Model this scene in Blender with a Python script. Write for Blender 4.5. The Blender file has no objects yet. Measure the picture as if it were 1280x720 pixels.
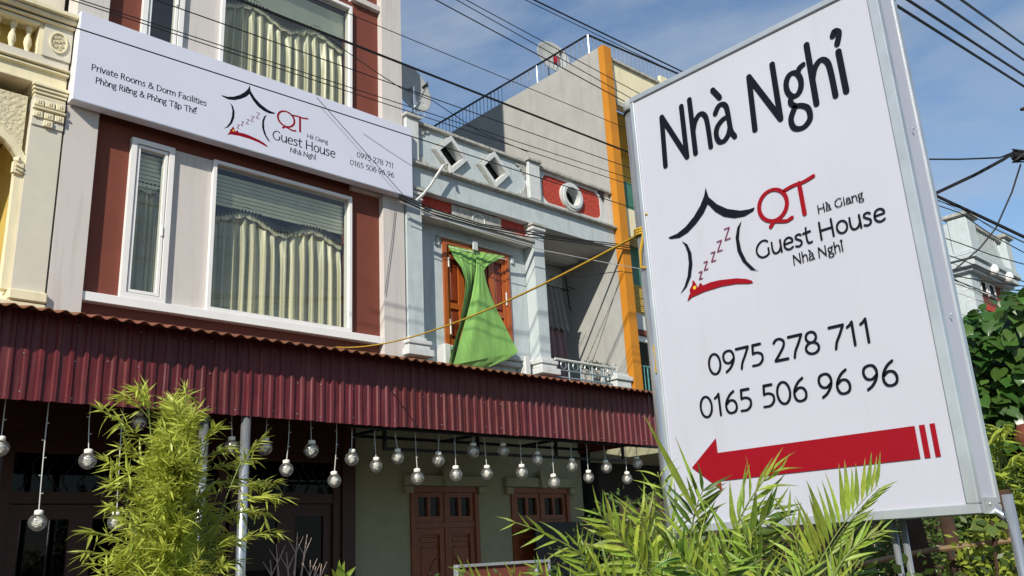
import bpy, math, random
from math import radians as RAD, sin, cos, pi
from mathutils import Vector, Matrix, Quaternion
random.seed(7)
SC = bpy.context.scene
COL = SC.collection

# ---------------------------------------------------------------- camera
YAW, PITCH, ROLL, FPX = 0.773951781, 0.295146912, 0.0541373293, 1093.42309
_f = Vector((sin(YAW)*cos(PITCH), cos(YAW)*cos(PITCH), sin(PITCH)))
_r = Vector((cos(YAW), -sin(YAW), 0.0))
_d = _f.cross(_r)
_c, _s = cos(ROLL), sin(ROLL)
CR = _c*_r + _s*_d
CD = -_s*_r + _c*_d
EYE = Vector((0, 0, 1.6))
cam = bpy.data.cameras.new('camera')
cam.sensor_width = 36.0
cam.lens = FPX*36.0/1280.0
cam.clip_start, cam.clip_end = 0.05, 2000
camo = bpy.data.objects.new('camera', cam)
COL.objects.link(camo)
camo.matrix_world = Matrix(((CR.x, -CD.x, -_f.x, EYE.x), (CR.y, -CD.y, -_f.y, EYE.y), (CR.z, -CD.z, -_f.z, EYE.z), (0, 0, 0, 1)))
SC.camera = camo

# ---------------------------------------------------------------- light
SUN_TO = Vector((1.75, 1.0, -1.24)).normalized()
world = bpy.data.worlds.new("World")
SC.world = world
world.use_nodes = True
wn, wl = world.node_tree.nodes, world.node_tree.links
wn.clear()
sky = wn.new('ShaderNodeTexSky')
sky.sky_type = 'NISHITA'
sky.sun_disc = False
sky.sun_elevation = math.asin(-SUN_TO.z)
sky.sun_rotation = math.atan2(-SUN_TO.x, -SUN_TO.y) % (2*pi)
sky.altitude = 100
sky.air_density = 1.25
sky.dust_density = 0.0
sky.ozone_density = 4.0
tc = wn.new('ShaderNodeTexCoord')
mp = wn.new('ShaderNodeMapping')
mp.inputs['Scale'].default_value = (1.0, 1.0, 2.6)
mp.inputs['Rotation'].default_value = (0.15, 0.1, 0.6)
mp.inputs['Location'].default_value = (3.1, 0.2, 0.7)
n1 = wn.new('ShaderNodeTexNoise')
n1.inputs['Scale'].default_value = 2.1
n1.inputs['Detail'].default_value = 7
n1.inputs['Roughness'].default_value = 0.55
n1.inputs['Distortion'].default_value = 0.5
rp = wn.new('ShaderNodeValToRGB')
rp.color_ramp.elements[0].position = 0.44
rp.color_ramp.elements[0].color = (0, 0, 0, 1)
rp.color_ramp.elements[1].position = 0.66
rp.color_ramp.elements[1].color = (0.75, 0.75, 0.75, 1)
mx = wn.new('ShaderNodeMixRGB')
mx.inputs[2].default_value = (3.6, 4.1, 4.8, 1)
bg = wn.new('ShaderNodeBackground')
bg.inputs['Strength'].default_value = 0.12
wo = wn.new('ShaderNodeOutputWorld')
wl.new(tc.outputs['Generated'], mp.inputs['Vector'])
wl.new(mp.outputs[0], n1.inputs['Vector'])
wl.new(n1.outputs['Fac'], rp.inputs[0])
wl.new(rp.outputs[0], mx.inputs[0])
wl.new(sky.outputs[0], mx.inputs[1])
wl.new(mx.outputs[0], bg.inputs['Color'])
wl.new(bg.outputs[0], wo.inputs[0])
sun = bpy.data.lights.new('sun', 'SUN')
sun.energy = 5.0
sun.angle = RAD(0.5)
sun.color = (1.0, 0.93, 0.82)
suno = bpy.data.objects.new('sun', sun)
COL.objects.link(suno)
suno.rotation_euler = SUN_TO.to_track_quat('-Z', 'Y').to_euler()
suno.location = (-20, -10, 20)
SC.view_settings.view_transform = 'Standard'
SC.view_settings.look = 'None'
SC.view_settings.exposure = 0.12
SC.view_settings.gamma = 1.0
SC.render.engine = 'CYCLES'
SC.cycles.max_bounces = 6
SC.cycles.transparent_max_bounces = 16

# ---------------------------------------------------------------- geometry lookups on real planes
def ray(px, py):
    return CR*(px-640) + CD*(py-360) + _f*FPX
def onY(px, py, y):
    v = ray(px, py); return EYE + v*((y-EYE.y)/v.y)
def onX(px, py, x):
    v = ray(px, py); return EYE + v*((x-EYE.x)/v.x)
def far(px, py, d):
    return EYE + ray(px, py)*(d/FPX)

# ---------------------------------------------------------------- mesh builder
class MB:
    def __init__(s):
        s.v = []; s.f = []; s.m = []
    def quad(s, a, b, c, d, m=0):
        n = len(s.v); s.v += [tuple(a), tuple(b), tuple(c), tuple(d)]; s.f.append((n, n+1, n+2, n+3)); s.m.append(m)
    def tri(s, a, b, c, m=0):
        n = len(s.v); s.v += [tuple(a), tuple(b), tuple(c)]; s.f.append((n, n+1, n+2)); s.m.append(m)
    def box(s, x0, x1, y0, y1, z0, z1, bev=0.0, m=0):
        if bev > 0:
            return s._bbox(x0, x1, y0, y1, z0, z1, bev, m)
        n = len(s.v)
        s.v += [(x, y, z) for x in (x0, x1) for y in (y0, y1) for z in (z0, z1)]
        for q in ((0, 1, 3, 2), (4, 6, 7, 5), (0, 4, 5, 1), (2, 3, 7, 6), (0, 2, 6, 4), (1, 5, 7, 3)):
            s.f.append(tuple(n+i for i in q)); s.m.append(m)
        return s
    def _bbox(s, x0, x1, y0, y1, z0, z1, b, m):
        # box with a chamfer round the four edges seen from the front and on the sides
        prof = [(x0+b, y0), (x1-b, y0), (x1, y0+b), (x1, y1-b), (x1-b, y1), (x0+b, y1), (x0, y1-b), (x0, y0+b)]
        inn = [(x0+b*1.6 if x < (x0+x1)/2 else x1-b*1.6, y0+b*1.6 if y < (y0+y1)/2 else y1-b*1.6) for x, y in prof]
        rows = [[(x, y, z0) for x, y in inn], [(x, y, z0+b) for x, y in prof], [(x, y, z1-b) for x, y in prof], [(x, y, z1) for x, y in inn]]
        n = len(s.v)
        for r_ in rows: s.v += r_
        for k in range(3):
            for i in range(8):
                j = (i+1) % 8
                s.f.append((n+k*8+i, n+k*8+j, n+k*8+8+j, n+k*8+8+i)); s.m.append(m)
        s.f.append(tuple(n+i for i in reversed(range(8)))); s.m.append(m)
        s.f.append(tuple(n+24+i for i in range(8))); s.m.append(m)
        return s
    def tube(s, pts, r, n=6, m=0, caps=True):
        pts = [Vector(p) for p in pts]
        rr = r if isinstance(r, (list, tuple)) else [r]*len(pts)
        base = len(s.v); ref = None
        for i, p in enumerate(pts):
            t = (pts[min(i+1, len(pts)-1)]-pts[max(i-1, 0)])
            if t.length < 1e-9: t = Vector((0, 0, 1))
            t.normalize()
            if ref is None:
                ref = Vector((0, 0, 1)) if abs(t.z) < .9 else Vector((1, 0, 0))
            u = (ref - t*ref.dot(t)); u.normalize(); w = t.cross(u); ref = u
            for k in range(n):
                a = 2*pi*k/n
                s.v.append(tuple(p+(u*cos(a)+w*sin(a))*rr[i]))
        for i in range(len(pts)-1):
            for k in range(n):
                j = (k+1) % n
                s.f.append((base+i*n+k, base+i*n+j, base+i*n+n+j, base+i*n+n+k)); s.m.append(m)
        if caps:
            s.f.append(tuple(base+k for k in reversed(range(n)))); s.m.append(m)
            s.f.append(tuple(base+(len(pts)-1)*n+k for k in range(n))); s.m.append(m)
        return s
    def lathe(s, c, prof, n=12, m=0, axis='z'):
        base = len(s.v)
        for (r, h) in prof:
            for k in range(n):
                a = 2*pi*k/n
                if axis == 'z': s.v.append((c[0]+r*cos(a), c[1]+r*sin(a), c[2]+h))
                else: s.v.append((c[0]+r*cos(a), c[1]+h, c[2]+r*sin(a)))
        for i in range(len(prof)-1):
            for k in range(n):
                j = (k+1) % n
                s.f.append((base+i*n+k, base+i*n+j, base+i*n+n+j, base+i*n+n+k)); s.m.append(m)
        return s
    def prism(s, poly, y0, y1, m=0):
        """polygon (x,z) extruded from y0 (front) to y1"""
        n = len(s.v); k = len(poly)
        s.v += [(x, y0, z) for x, z in poly] + [(x, y1, z) for x, z in poly]
        s.f.append(tuple(range(n, n+k))); s.m.append(m)
        s.f.append(tuple(reversed(range(n+k, n+2*k)))); s.m.append(m)
        for i in range(k):
            j = (i+1) % k
            s.f.append((n+j, n+i, n+k+i, n+k+j)); s.m.append(m)
        return s
    def ring(s, outer, inner, y0, y1, m=0, sides=True):
        """flat frame between two closed outlines (x,z) with depth"""
        k = len(outer)
        for i in range(k):
            j = (i+1) % k
            o0, o1, a0, a1 = outer[i], outer[j], inner[i], inner[j]
            s.quad((o0[0], y0, o0[1]), (o1[0], y0, o1[1]), (a1[0], y0, a1[1]), (a0[0], y0, a0[1]), m)
            s.quad((a0[0], y0, a0[1]), (a1[0], y0, a1[1]), (a1[0], y1, a1[1]), (a0[0], y1, a0[1]), m)
            if sides:
                s.quad((o1[0], y0, o1[1]), (o0[0], y0, o0[1]), (o0[0], y1, o0[1]), (o1[0], y1, o1[1]), m)
        return s
    def data(s, name, mats, smooth=False):
        me = bpy.data.meshes.new(name)
        me.from_pydata(s.v, [], s.f)
        for mt in (mats if isinstance(mats, (list, tuple)) else [mats]): me.materials.append(mt)
        if any(s.m): me.polygons.foreach_set('material_index', s.m)
        if smooth: me.polygons.foreach_set('use_smooth', [True]*len(me.polygons))
        me.update()
        return me
    def build(s, name, mats, parent=None, smooth=False, kind=None, label=None, cat=None, group=None):
        return put(name, s.data(name, mats, smooth), parent, kind, label, cat, group)

def put(name, me, parent=None, kind=None, label=None, cat=None, group=None, mat=None):
    o = bpy.data.objects.new(name, me)
    COL.objects.link(o)
    if parent is not None:
        o.parent = parent
        if mat is None:
            w = WL.get(parent.name, Vector((0, 0, 0)))
            o.location = -w
            WL[o.name] = Vector((0, 0, 0))
    else:
        WL[o.name] = Vector((0, 0, 0))
    if mat is not None: o.matrix_local = mat
    if kind: o['kind'] = kind
    if label: o['label'] = label
    if cat: o['category'] = cat
    if group: o['group'] = group
    return o
WL = {}
def thing(name, label, cat, loc=(0, 0, 0), group=None):
    o = bpy.data.objects.new(name, None)
    o.empty_display_size = 0.1
    COL.objects.link(o)
    o.location = loc
    WL[o.name] = Vector(loc)
    o['label'] = label; o['category'] = cat
    if group: o['group'] = group
    return o

# ---------------------------------------------------------------- materials
def S(c):  # sRGB 0..255 -> linear
    return tuple(((v/255)/12.92 if v/255 <= .04045 else ((v/255+.055)/1.055)**2.4) for v in c)
def mat(name, col, rough=.7, var=.08, scale=5, bump=0.0, bscale=60, metal=0.0, dirt=None, damt=.5, dscale=(3, 3, .5), dpos=(.5, .75), spec=.4, rnd=0.0, coat=0, stretch=None):
    m = bpy.data.materials.new(name); m.use_nodes = True
    N, L = m.node_tree.nodes, m.node_tree.links
    b = N['Principled BSDF']
    b.inputs['Roughness'].default_value = rough
    b.inputs['Metallic'].default_value = metal
    b.inputs['Specular IOR Level'].default_value = spec
    if coat: b.inputs['Coat Weight'].default_value = coat
    t = N.new('ShaderNodeTexCoord')
    no = N.new('ShaderNodeTexNoise'); no.inputs['Scale'].default_value = scale; no.inputs['Detail'].default_value = 6
    if stretch:
        mpp = N.new('ShaderNodeMapping'); mpp.inputs['Scale'].default_value = stretch
        L.new(t.outputs['Object'], mpp.inputs['Vector']); L.new(mpp.outputs[0], no.inputs['Vector'])
    else:
        L.new(t.outputs['Object'], no.inputs['Vector'])
    mr = N.new('ShaderNodeMapRange'); mr.inputs[1].default_value = .3; mr.inputs[2].default_value = .7
    mr.inputs[3].default_value = 1-var; mr.inputs[4].default_value = 1+var
    L.new(no.outputs['Fac'], mr.inputs[0])
    hs = N.new('ShaderNodeHueSaturation')
    hs.inputs['Color'].default_value = (*col, 1)
    L.new(mr.outputs[0], hs.inputs['Value'])
    out = hs.outputs[0]
    if rnd:
        oi = N.new('ShaderNodeObjectInfo')
        m2 = N.new('ShaderNodeMapRange'); m2.inputs[3].default_value = 1-rnd; m2.inputs[4].default_value = 1+rnd
        L.new(oi.outputs['Random'], m2.inputs[0])
        h2 = N.new('ShaderNodeHueSaturation'); L.new(out, h2.inputs['Color']); L.new(m2.outputs[0], h2.inputs['Value'])
        m3 = N.new('ShaderNodeMapRange'); m3.inputs[3].default_value = .5-rnd*.06; m3.inputs[4].default_value = .5+rnd*.06
        mm = N.new('ShaderNodeMath'); mm.operation = 'MULTIPLY'; mm.inputs[1].default_value = 7.31
        fr = N.new('ShaderNodeMath'); fr.operation = 'FRACT'
        L.new(oi.outputs['Random'], mm.inputs[0]); L.new(mm.outputs[0], fr.inputs[0]); L.new(fr.outputs[0], m3.inputs[0])
        L.new(m3.outputs[0], h2.inputs['Hue'])
        out = h2.outputs[0]
    if dirt:
        mp_ = N.new('ShaderNodeMapping'); mp_.inputs['Scale'].default_value = dscale
        L.new(t.outputs['Object'], mp_.inputs['Vector'])
        n2 = N.new('ShaderNodeTexNoise'); n2.inputs['Scale'].default_value = 2.2; n2.inputs['Detail'].default_value = 9; n2.inputs['Roughness'].default_value = .65
        L.new(mp_.outputs[0], n2.inputs['Vector'])
        rr = N.new('ShaderNodeMapRange'); rr.inputs[1].default_value = dpos[0]; rr.inputs[2].default_value = dpos[1]; rr.inputs[4].default_value = damt
        L.new(n2.outputs['Fac'], rr.inputs[0])
        mx_ = N.new('ShaderNodeMixRGB'); mx_.inputs[2].default_value = (*dirt, 1)
        L.new(rr.outputs[0], mx_.inputs[0]); L.new(out, mx_.inputs[1]); out = mx_.outputs[0]
    L.new(out, b.inputs['Base Color'])
    if bump:
        nb = N.new('ShaderNodeTexNoise'); nb.inputs['Scale'].default_value = bscale; nb.inputs['Detail'].default_value = 5
        L.new(t.outputs['Object'], nb.inputs['Vector'])
        bp = N.new('ShaderNodeBump'); bp.inputs['Strength'].default_value = bump; bp.inputs['Distance'].default_value = .02
        L.new(nb.outputs['Fac'], bp.inputs['Height']); L.new(bp.outputs[0], b.inputs['Normal'])
    return m
def leafmat(name, col, trans=.35, rough=.42, rnd=.3, var=.25, scale=7, tcol=None):
    m = mat(name, col, rough=rough, var=var, scale=scale, rnd=rnd, spec=.45)
    N, L = m.node_tree.nodes, m.node_tree.links
    b = N['Principled BSDF']; o = N['Material Output']
    tr = N.new('ShaderNodeBsdfTranslucent')
    g = N.new('ShaderNodeHueSaturation'); g.inputs['Value'].default_value = 1.5; g.inputs['Hue'].default_value = .485
    src = b.inputs['Base Color'].links[0].from_socket
    if tcol:   # lengthwise veins and dry brown tips, fixed to the blade
        t_ = N.new('ShaderNodeTexCoord'); mv = N.new('ShaderNodeMapping'); mv.inputs['Scale'].default_value = (90, 1.5, 1)
        nv_ = N.new('ShaderNodeTexNoise'); nv_.inputs['Scale'].default_value = 1.0; nv_.inputs['Detail'].default_value = 3
        L.new(t_.outputs['Object'], mv.inputs['Vector']); L.new(mv.outputs[0], nv_.inputs['Vector'])
        q1 = N.new('ShaderNodeMapRange'); q1.inputs[1].default_value = .3; q1.inputs[2].default_value = .7; q1.inputs[3].default_value = .62; q1.inputs[4].default_value = 1.25
        L.new(nv_.outputs['Fac'], q1.inputs[0])
        hv = N.new('ShaderNodeHueSaturation'); L.new(src, hv.inputs['Color']); L.new(q1.outputs[0], hv.inputs['Value'])
        sx_ = N.new('ShaderNodeSeparateXYZ'); L.new(t_.outputs['Object'], sx_.inputs[0])
        oi2 = N.new('ShaderNodeObjectInfo'); a1 = N.new('ShaderNodeMath'); a1.operation = 'MULTIPLY_ADD'; a1.inputs[1].default_value = .22; L.new(oi2.outputs['Random'], a1.inputs[0]); L.new(sx_.outputs['Y'], a1.inputs[2])
        q2 = N.new('ShaderNodeMapRange'); q2.inputs[1].default_value = .93; q2.inputs[2].default_value = 1.12; q2.inputs[4].default_value = .85; L.new(a1.outputs[0], q2.inputs[0])
        mz = N.new('ShaderNodeMixRGB'); mz.inputs[2].default_value = (*tcol, 1); L.new(q2.outputs[0], mz.inputs[0]); L.new(hv.outputs[0], mz.inputs[1]); src = mz.outputs[0]
        L.new(src, b.inputs['Base Color'])
    L.new(src, g.inputs['Color']); L.new(g.outputs[0], tr.inputs['Color'])
    mxs = N.new('ShaderNodeMixShader'); mxs.inputs[0].default_value = trans
    L.new(b.outputs[0], mxs.inputs[1]); L.new(tr.outputs[0], mxs.inputs[2]); L.new(mxs.outputs[0], o.inputs['Surface'])
    return m
def glassmat(name, tint=(.93, .95, .92), refl=.06, rough=.02, gz=.8, painted_sparkle=0):
    m = bpy.data.materials.new(name); m.use_nodes = True
    N, L = m.node_tree.nodes, m.node_tree.links
    N.remove(N['Principled BSDF']); o = N['Material Output']
    tr = N.new('ShaderNodeBsdfTransparent'); tr.inputs[0].default_value = (*tint, 1)
    gl = N.new('ShaderNodeBsdfGlossy'); gl.inputs['Roughness'].default_value = rough
    fr = N.new('ShaderNodeLayerWeight'); fr.inputs[0].default_value = .5
    pw = N.new('ShaderNodeMath'); pw.operation = 'POWER'; pw.inputs[1].default_value = 4.0
    ad = N.new('ShaderNodeMath'); ad.operation = 'MULTIPLY_ADD'; ad.inputs[1].default_value = gz; ad.inputs[2].default_value = refl; ad.use_clamp = True
    L.new(fr.outputs['Facing'], pw.inputs[0]); L.new(pw.outputs[0], ad.inputs[0])
    mx_ = N.new('ShaderNodeMixShader')
    L.new(ad.outputs[0], mx_.inputs[0]); L.new(tr.outputs[0], mx_.inputs[1]); L.new(gl.outputs[0], mx_.inputs[2])
    if painted_sparkle:  # mixes in white, so brightness is put into the glass colour
        df = N.new('ShaderNodeBsdfTranslucent'); df.inputs[0].default_value = (.9, .9, .86, 1)
        dd = N.new('ShaderNodeBsdfDiffuse'); dd.inputs[0].default_value = (.9, .9, .86, 1)
        am = N.new('ShaderNodeMixShader'); L.new(df.outputs[0], am.inputs[1]); L.new(dd.outputs[0], am.inputs[2])
        fm = N.new('ShaderNodeMixShader'); fm.inputs[0].default_value = painted_sparkle
        L.new(mx_.outputs[0], fm.inputs[1]); L.new(am.outputs[0], fm.inputs[2]); mx_ = fm
    L.new(mx_.outputs[0], o.inputs['Surface'])
    return m

M = {}
M['pink'] = mat('pale_pink_plaster', (.56, .525, .495), bump=.12, bscale=120, var=.03, scale=1.5, rough=.85, dirt=(.35, .3, .27), damt=.42, dscale=(7, 7, .4))
M['brown'] = mat('red_brown_paint', (.165, .043, .026), rough=.75, var=.07, scale=4, bump=.08, bscale=90)
M['whiteframe'] = mat('white_window_frame', (.78, .77, .75), rough=.4, var=.03)
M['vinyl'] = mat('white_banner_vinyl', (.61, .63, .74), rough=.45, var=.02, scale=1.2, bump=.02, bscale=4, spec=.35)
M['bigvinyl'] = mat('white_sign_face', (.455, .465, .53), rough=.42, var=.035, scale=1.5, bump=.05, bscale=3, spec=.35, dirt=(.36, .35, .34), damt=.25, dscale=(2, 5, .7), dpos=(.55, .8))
M['alu'] = mat('aluminium_trim', (.50, .53, .54), rough=.35, var=.1, metal=.55, scale=9)
M['galv'] = mat('galvanised_steel', (.50, .53, .56), rough=.28, var=.25, metal=.75, scale=9, bump=.05, bscale=14, stretch=(2, 2, .5), dirt=(.35, .36, .36), damt=.5, dscale=(5, 5, 1))
M['navy'] = mat('navy_ink', (.005, .006, .013), rough=.6, var=.05, spec=.12)
M['red'] = mat('red_ink', (.25, .003, .010), rough=.6, var=.05, spec=.15)
M['plum'] = mat('plum_ink', (.16, .012, .06), rough=.4)
M['yellowdot'] = mat('yellow_ink', (.75, .45, .03), rough=.4)
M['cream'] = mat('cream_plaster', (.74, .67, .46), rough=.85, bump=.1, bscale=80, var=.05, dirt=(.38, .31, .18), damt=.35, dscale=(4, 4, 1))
M['creampale'] = mat('pale_cream_plaster', (.60, .565, .47), rough=.88, bump=.15, bscale=130, var=.04)
M['stucco'] = mat('rough_cream_stucco', (.60, .54, .37), rough=.95, bump=1.0, bscale=26, var=.12, scale=20)
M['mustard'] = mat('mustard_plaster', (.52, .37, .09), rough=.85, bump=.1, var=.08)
M['blue'] = mat('pale_blue_plaster', (.46, .515, .525), rough=.88, bump=.18, bscale=70, var=.06, dirt=(.24, .27, .25), damt=.45, dscale=(7, 7, .9))
M['bluetrim'] = mat('weathered_grey_trim', (.42, .42, .38), rough=.9, bump=.3, bscale=50, var=.12, dirt=(.12, .12, .10), damt=.75, dscale=(5, 5, 3), dpos=(.45, .7))
M['bluewhite'] = mat('off_white_trim', (.56, .58, .57), rough=.85, bump=.15, bscale=70, var=.05, dirt=(.22, .23, .22), damt=.45, dscale=(6, 6, 2))
M['redplaster'] = mat('rough_red_plaster', (.42, .055, .035), rough=.95, bump=1.0, bscale=38, var=.18, scale=18)
M['grey'] = mat('ribbed_grey_render', (.36, .36, .34), rough=.92, bump=.35, bscale=45, var=.07, scale=3, dirt=(.22, .2, .17), damt=.35, dscale=(5, 5, .3))
M['orange'] = mat('orange_paint', (.50, .195, .012), rough=.7, var=.07, scale=3)
M['maroon'] = mat('maroon_corrugated_metal', (.100, .012, .015), rough=.45, rnd=.16, var=.2, scale=5, spec=.35, dirt=(.17, .06, .055), damt=.75, dscale=(9, 9, .3), dpos=(.5, .72))
M['roofrust'] = mat('orange_brown_roof_sheet', (.165, .06, .028), rough=.75, rnd=.2, var=.22, scale=12, dirt=(.14, .05, .03), damt=.6)
M['wood'] = mat('varnished_orange_wood', (.36, .09, .018), rough=.35, var=.2, scale=7, stretch=(12, 12, 1.2), coat=.2)
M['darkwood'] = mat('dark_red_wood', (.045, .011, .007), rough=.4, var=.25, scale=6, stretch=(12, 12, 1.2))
M['warmwood'] = mat('warm_brown_wood', (.22, .06, .02), rough=.35, var=.3, scale=6, stretch=(12, 12, 1.2))
M['darkwood2'] = mat('red_varnished_panel', (.20, .035, .012), rough=.35, var=.2, scale=6, stretch=(12, 12, 1.2))
M['olive'] = mat('pale_olive_wall', (.31, .31, .20), rough=.9, bump=.3, bscale=30, var=.06)
M['concrete'] = mat('concrete', (.24, .23, .21), rough=.9, bump=.3, bscale=30, var=.12)
M['dark'] = mat('painted_shade_dark', (.03, .03, .032), rough=.9)  # near-black colour stands in for shade in rooms, openings and ground floor
M['black'] = mat('black_metal', (.012, .012, .014), rough=.5)
M['wire'] = mat('black_cable', (.008, .008, .010), rough=.6)
M['whitewire'] = mat('pale_cable', (.55, .55, .52), rough=.5)
M['rope'] = mat('yellow_rope', (.52, .32, .03), rough=.8, bump=.4, bscale=200)
M['curtain'] = mat('striped_satin_curtain', (.55, .50, .35), rough=.38, var=.5, scale=3.2, stretch=(11, 11, .12), spec=.6)
M['curtaindark'] = mat('dark_curtain_fringe', (.014, .012, .010), rough=.8)
M['blind'] = mat('pale_blind_slats', (.78, .82, .72), rough=.5)
M['greencloth'] = mat('bright_green_cloth', (.20, .40, .10), rough=.9, var=.12, scale=3, stretch=(9, 9, 1.1), bump=.15, bscale=14)
M['greycloth'] = mat('grey_cloth', (.20, .19, .185), rough=.85, var=.1)
M['mauve'] = mat('mauve_cloth', (.20, .13, .14), rough=.8, var=.1)
M['glass'] = glassmat('window_glass')
M['darkglass'] = glassmat('dark_window_glass', (.30, .33, .33), .015, .02, .15)
M['bulbglass'] = glassmat('clear_bulb_glass', (.97, .97, .95), .16, .08, .8, .09)  # clear glass, partly whitened to make the globes look brighter
M['bulbcap'] = mat('bulb_cap', (.85, .82, .72), rough=.4)
M['silver'] = mat('wire_filament', (.8, .78, .72), rough=.3)
M['painted_sparkle'] = mat('sparkle_white_wire', (.9, .88, .8), rough=.4)  # filament whitened so its colour gives the bulb its sparkle
M['dish'] = mat('dish_grey', (.36, .37, .36), rough=.6, var=.08, dirt=(.3, .27, .22), damt=.4)
M['steelblue'] = mat('blue_grey_steel', (.25, .31, .33), rough=.4, metal=.4)
M['greenpaint'] = mat('green_shutter_paint', (.05, .17, .11), rough=.5)
M['teal'] = mat('teal_paint', (.10, .30, .30), rough=.5)
M['soil'] = mat('soil', (.06, .045, .03), rough=.95, bump=.6, bscale=12, var=.3)
M['ground'] = mat('ground_dirt', (.09, .085, .065), rough=.95, bump=.3, bscale=2, var=.2, scale=.6)
M['asphalt'] = mat('asphalt', (.05, .05, .052), rough=.9, bump=.4, bscale=50)
M['paving'] = mat('paving', (.11, .10, .09), rough=.85, bump=.2, var=.15, scale=3)
M['bark'] = mat('brown_bark', (.05, .026, .015), rough=.95, bump=.8, bscale=25, var=.35, scale=9)
M['timber'] = mat('weathered_timber', (.05, .03, .02), rough=.9, var=.3, scale=5, stretch=(10, 10, 1))
M['bamboopole'] = mat('dry_bamboo', (.26, .17, .10), rough=.6, var=.2)
M['leaf_palm'] = leafmat('palm_leaf', (.27, .37, .05), trans=.4, rnd=.34, tcol=(.30, .20, .08))
M['leaf_dark'] = leafmat('dark_palm_leaf', (.09, .16, .022), trans=.3, rnd=.34, tcol=(.22, .15, .06))
M['leaf_bamboo'] = leafmat('bamboo_leaf', (.42, .50, .09), trans=.35, rnd=.3, scale=3)
M['leaf_vine'] = leafmat('vine_leaf', (.052, .115, .022), trans=.25, rnd=.35, rough=.3)
M['leaf_lime'] = leafmat('lime_leaf', (.30, .38, .05), trans=.35, rnd=.3)
M['leaf_hedge'] = leafmat('hedge_leaf', (.085, .13, .025), trans=.25, rnd=.3)
M['stem'] = mat('green_stem', (.16, .20, .05), rough=.5, var=.2)
M['twig'] = mat('pale_twig', (.35, .26, .22), rough=.8)

# ================================================================ SETTING
def sheet(name, x0, x1, y0, y1, z, m):
    b = MB(); b.quad((x0, y0, z), (x1, y0, z), (x1, y1, z), (x0, y1, z)); return b.build(name, m, kind='structure')
sheet('ground', -600, 600, -600, 600, 0.0, M['ground'])
sheet('road', -200, 200, -9, -2.5, 0.004, M['asphalt'])
b = MB(); b.box(-60, 80, -2.5, -2.3, -.05, .13, .02); b.build('kerb', M['concrete'], kind='structure')
b = MB()
for k in range(-6, 8): b.quad((k*3.0, -5.8, .008), (k*3.0+1.5, -5.8, .008), (k*3.0+1.5, -5.68, .008), (k*3.0, -5.68, .008))
b.build('road_marking', M['whiteframe'], kind='structure')
b = MB(); b.box(-12, 26, 3.6, 10.18, -.1, .1); b.build('forecourt', M['paving'], kind='structure')
b = MB(); b.box(-8, 14, .55, 3.55, -.1, .12); b.build('planting_bed', M['soil'], kind='structure')

# ================================================================ STROKE LETTERING
def arc(cx, cy, rx, ry, a0, a1, n=18):
    return [(cx+rx*cos(RAD(a0+(a1-a0)*i/n)), cy+ry*sin(RAD(a0+(a1-a0)*i/n))) for i in range(n+1)]
def cr(p, n=6):
    if len(p) < 3: return list(p)
    out = []
    q = [(2*p[0][0]-p[1][0], 2*p[0][1]-p[1][1])]+list(p)+[(2*p[-1][0]-p[-2][0], 2*p[-1][1]-p[-2][1])]
    for i in range(1, len(q)-2):
        a, b_, c, d = q[i-1:i+3]
        for k in range(n):
            t = k/n
            out.append(tuple(.5*((2*b_[j])+(-a[j]+c[j])*t+(2*a[j]-5*b_[j]+4*c[j]-d[j])*t*t+(-a[j]+3*b_[j]-3*c[j]+d[j])*t**3) for j in (0, 1)))
    out.append(p[-1])
    return out
def seg(*p): return [[p[i], p[i+1]] for i in range(len(p)-1)]
aL = [cr([(.09, .41), (.16, .48), (.24, .5), (.32, .45), (.345, .33), (.36, .1), (.42, .0)]), cr([(.34, .30), (.22, .285), (.10, .22), (.06, .12), (.10, .02), (.20, .0), (.30, .06), (.355, .15)])]
oL = [arc(.25, .25, .19, .25, 90, 450, 24)]
eL = [cr([(.08, .26), (.22, .27), (.40, .29), (.385, .42), (.27, .5), (.14, .45), (.07, .30), (.08, .13), (.17, .02), (.28, .0), (.40, .06)])]
CIRC = seg((.12, .58), (.24, .70), (.36, .58))
def hook(x, y): return [cr([(x-.05, y+.12), (x, y+.17), (x+.06, y+.13), (x+.035, y+.06), (x, y)])]
GRAVE = [[(.10, .74), (.22, .60)]]
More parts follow.
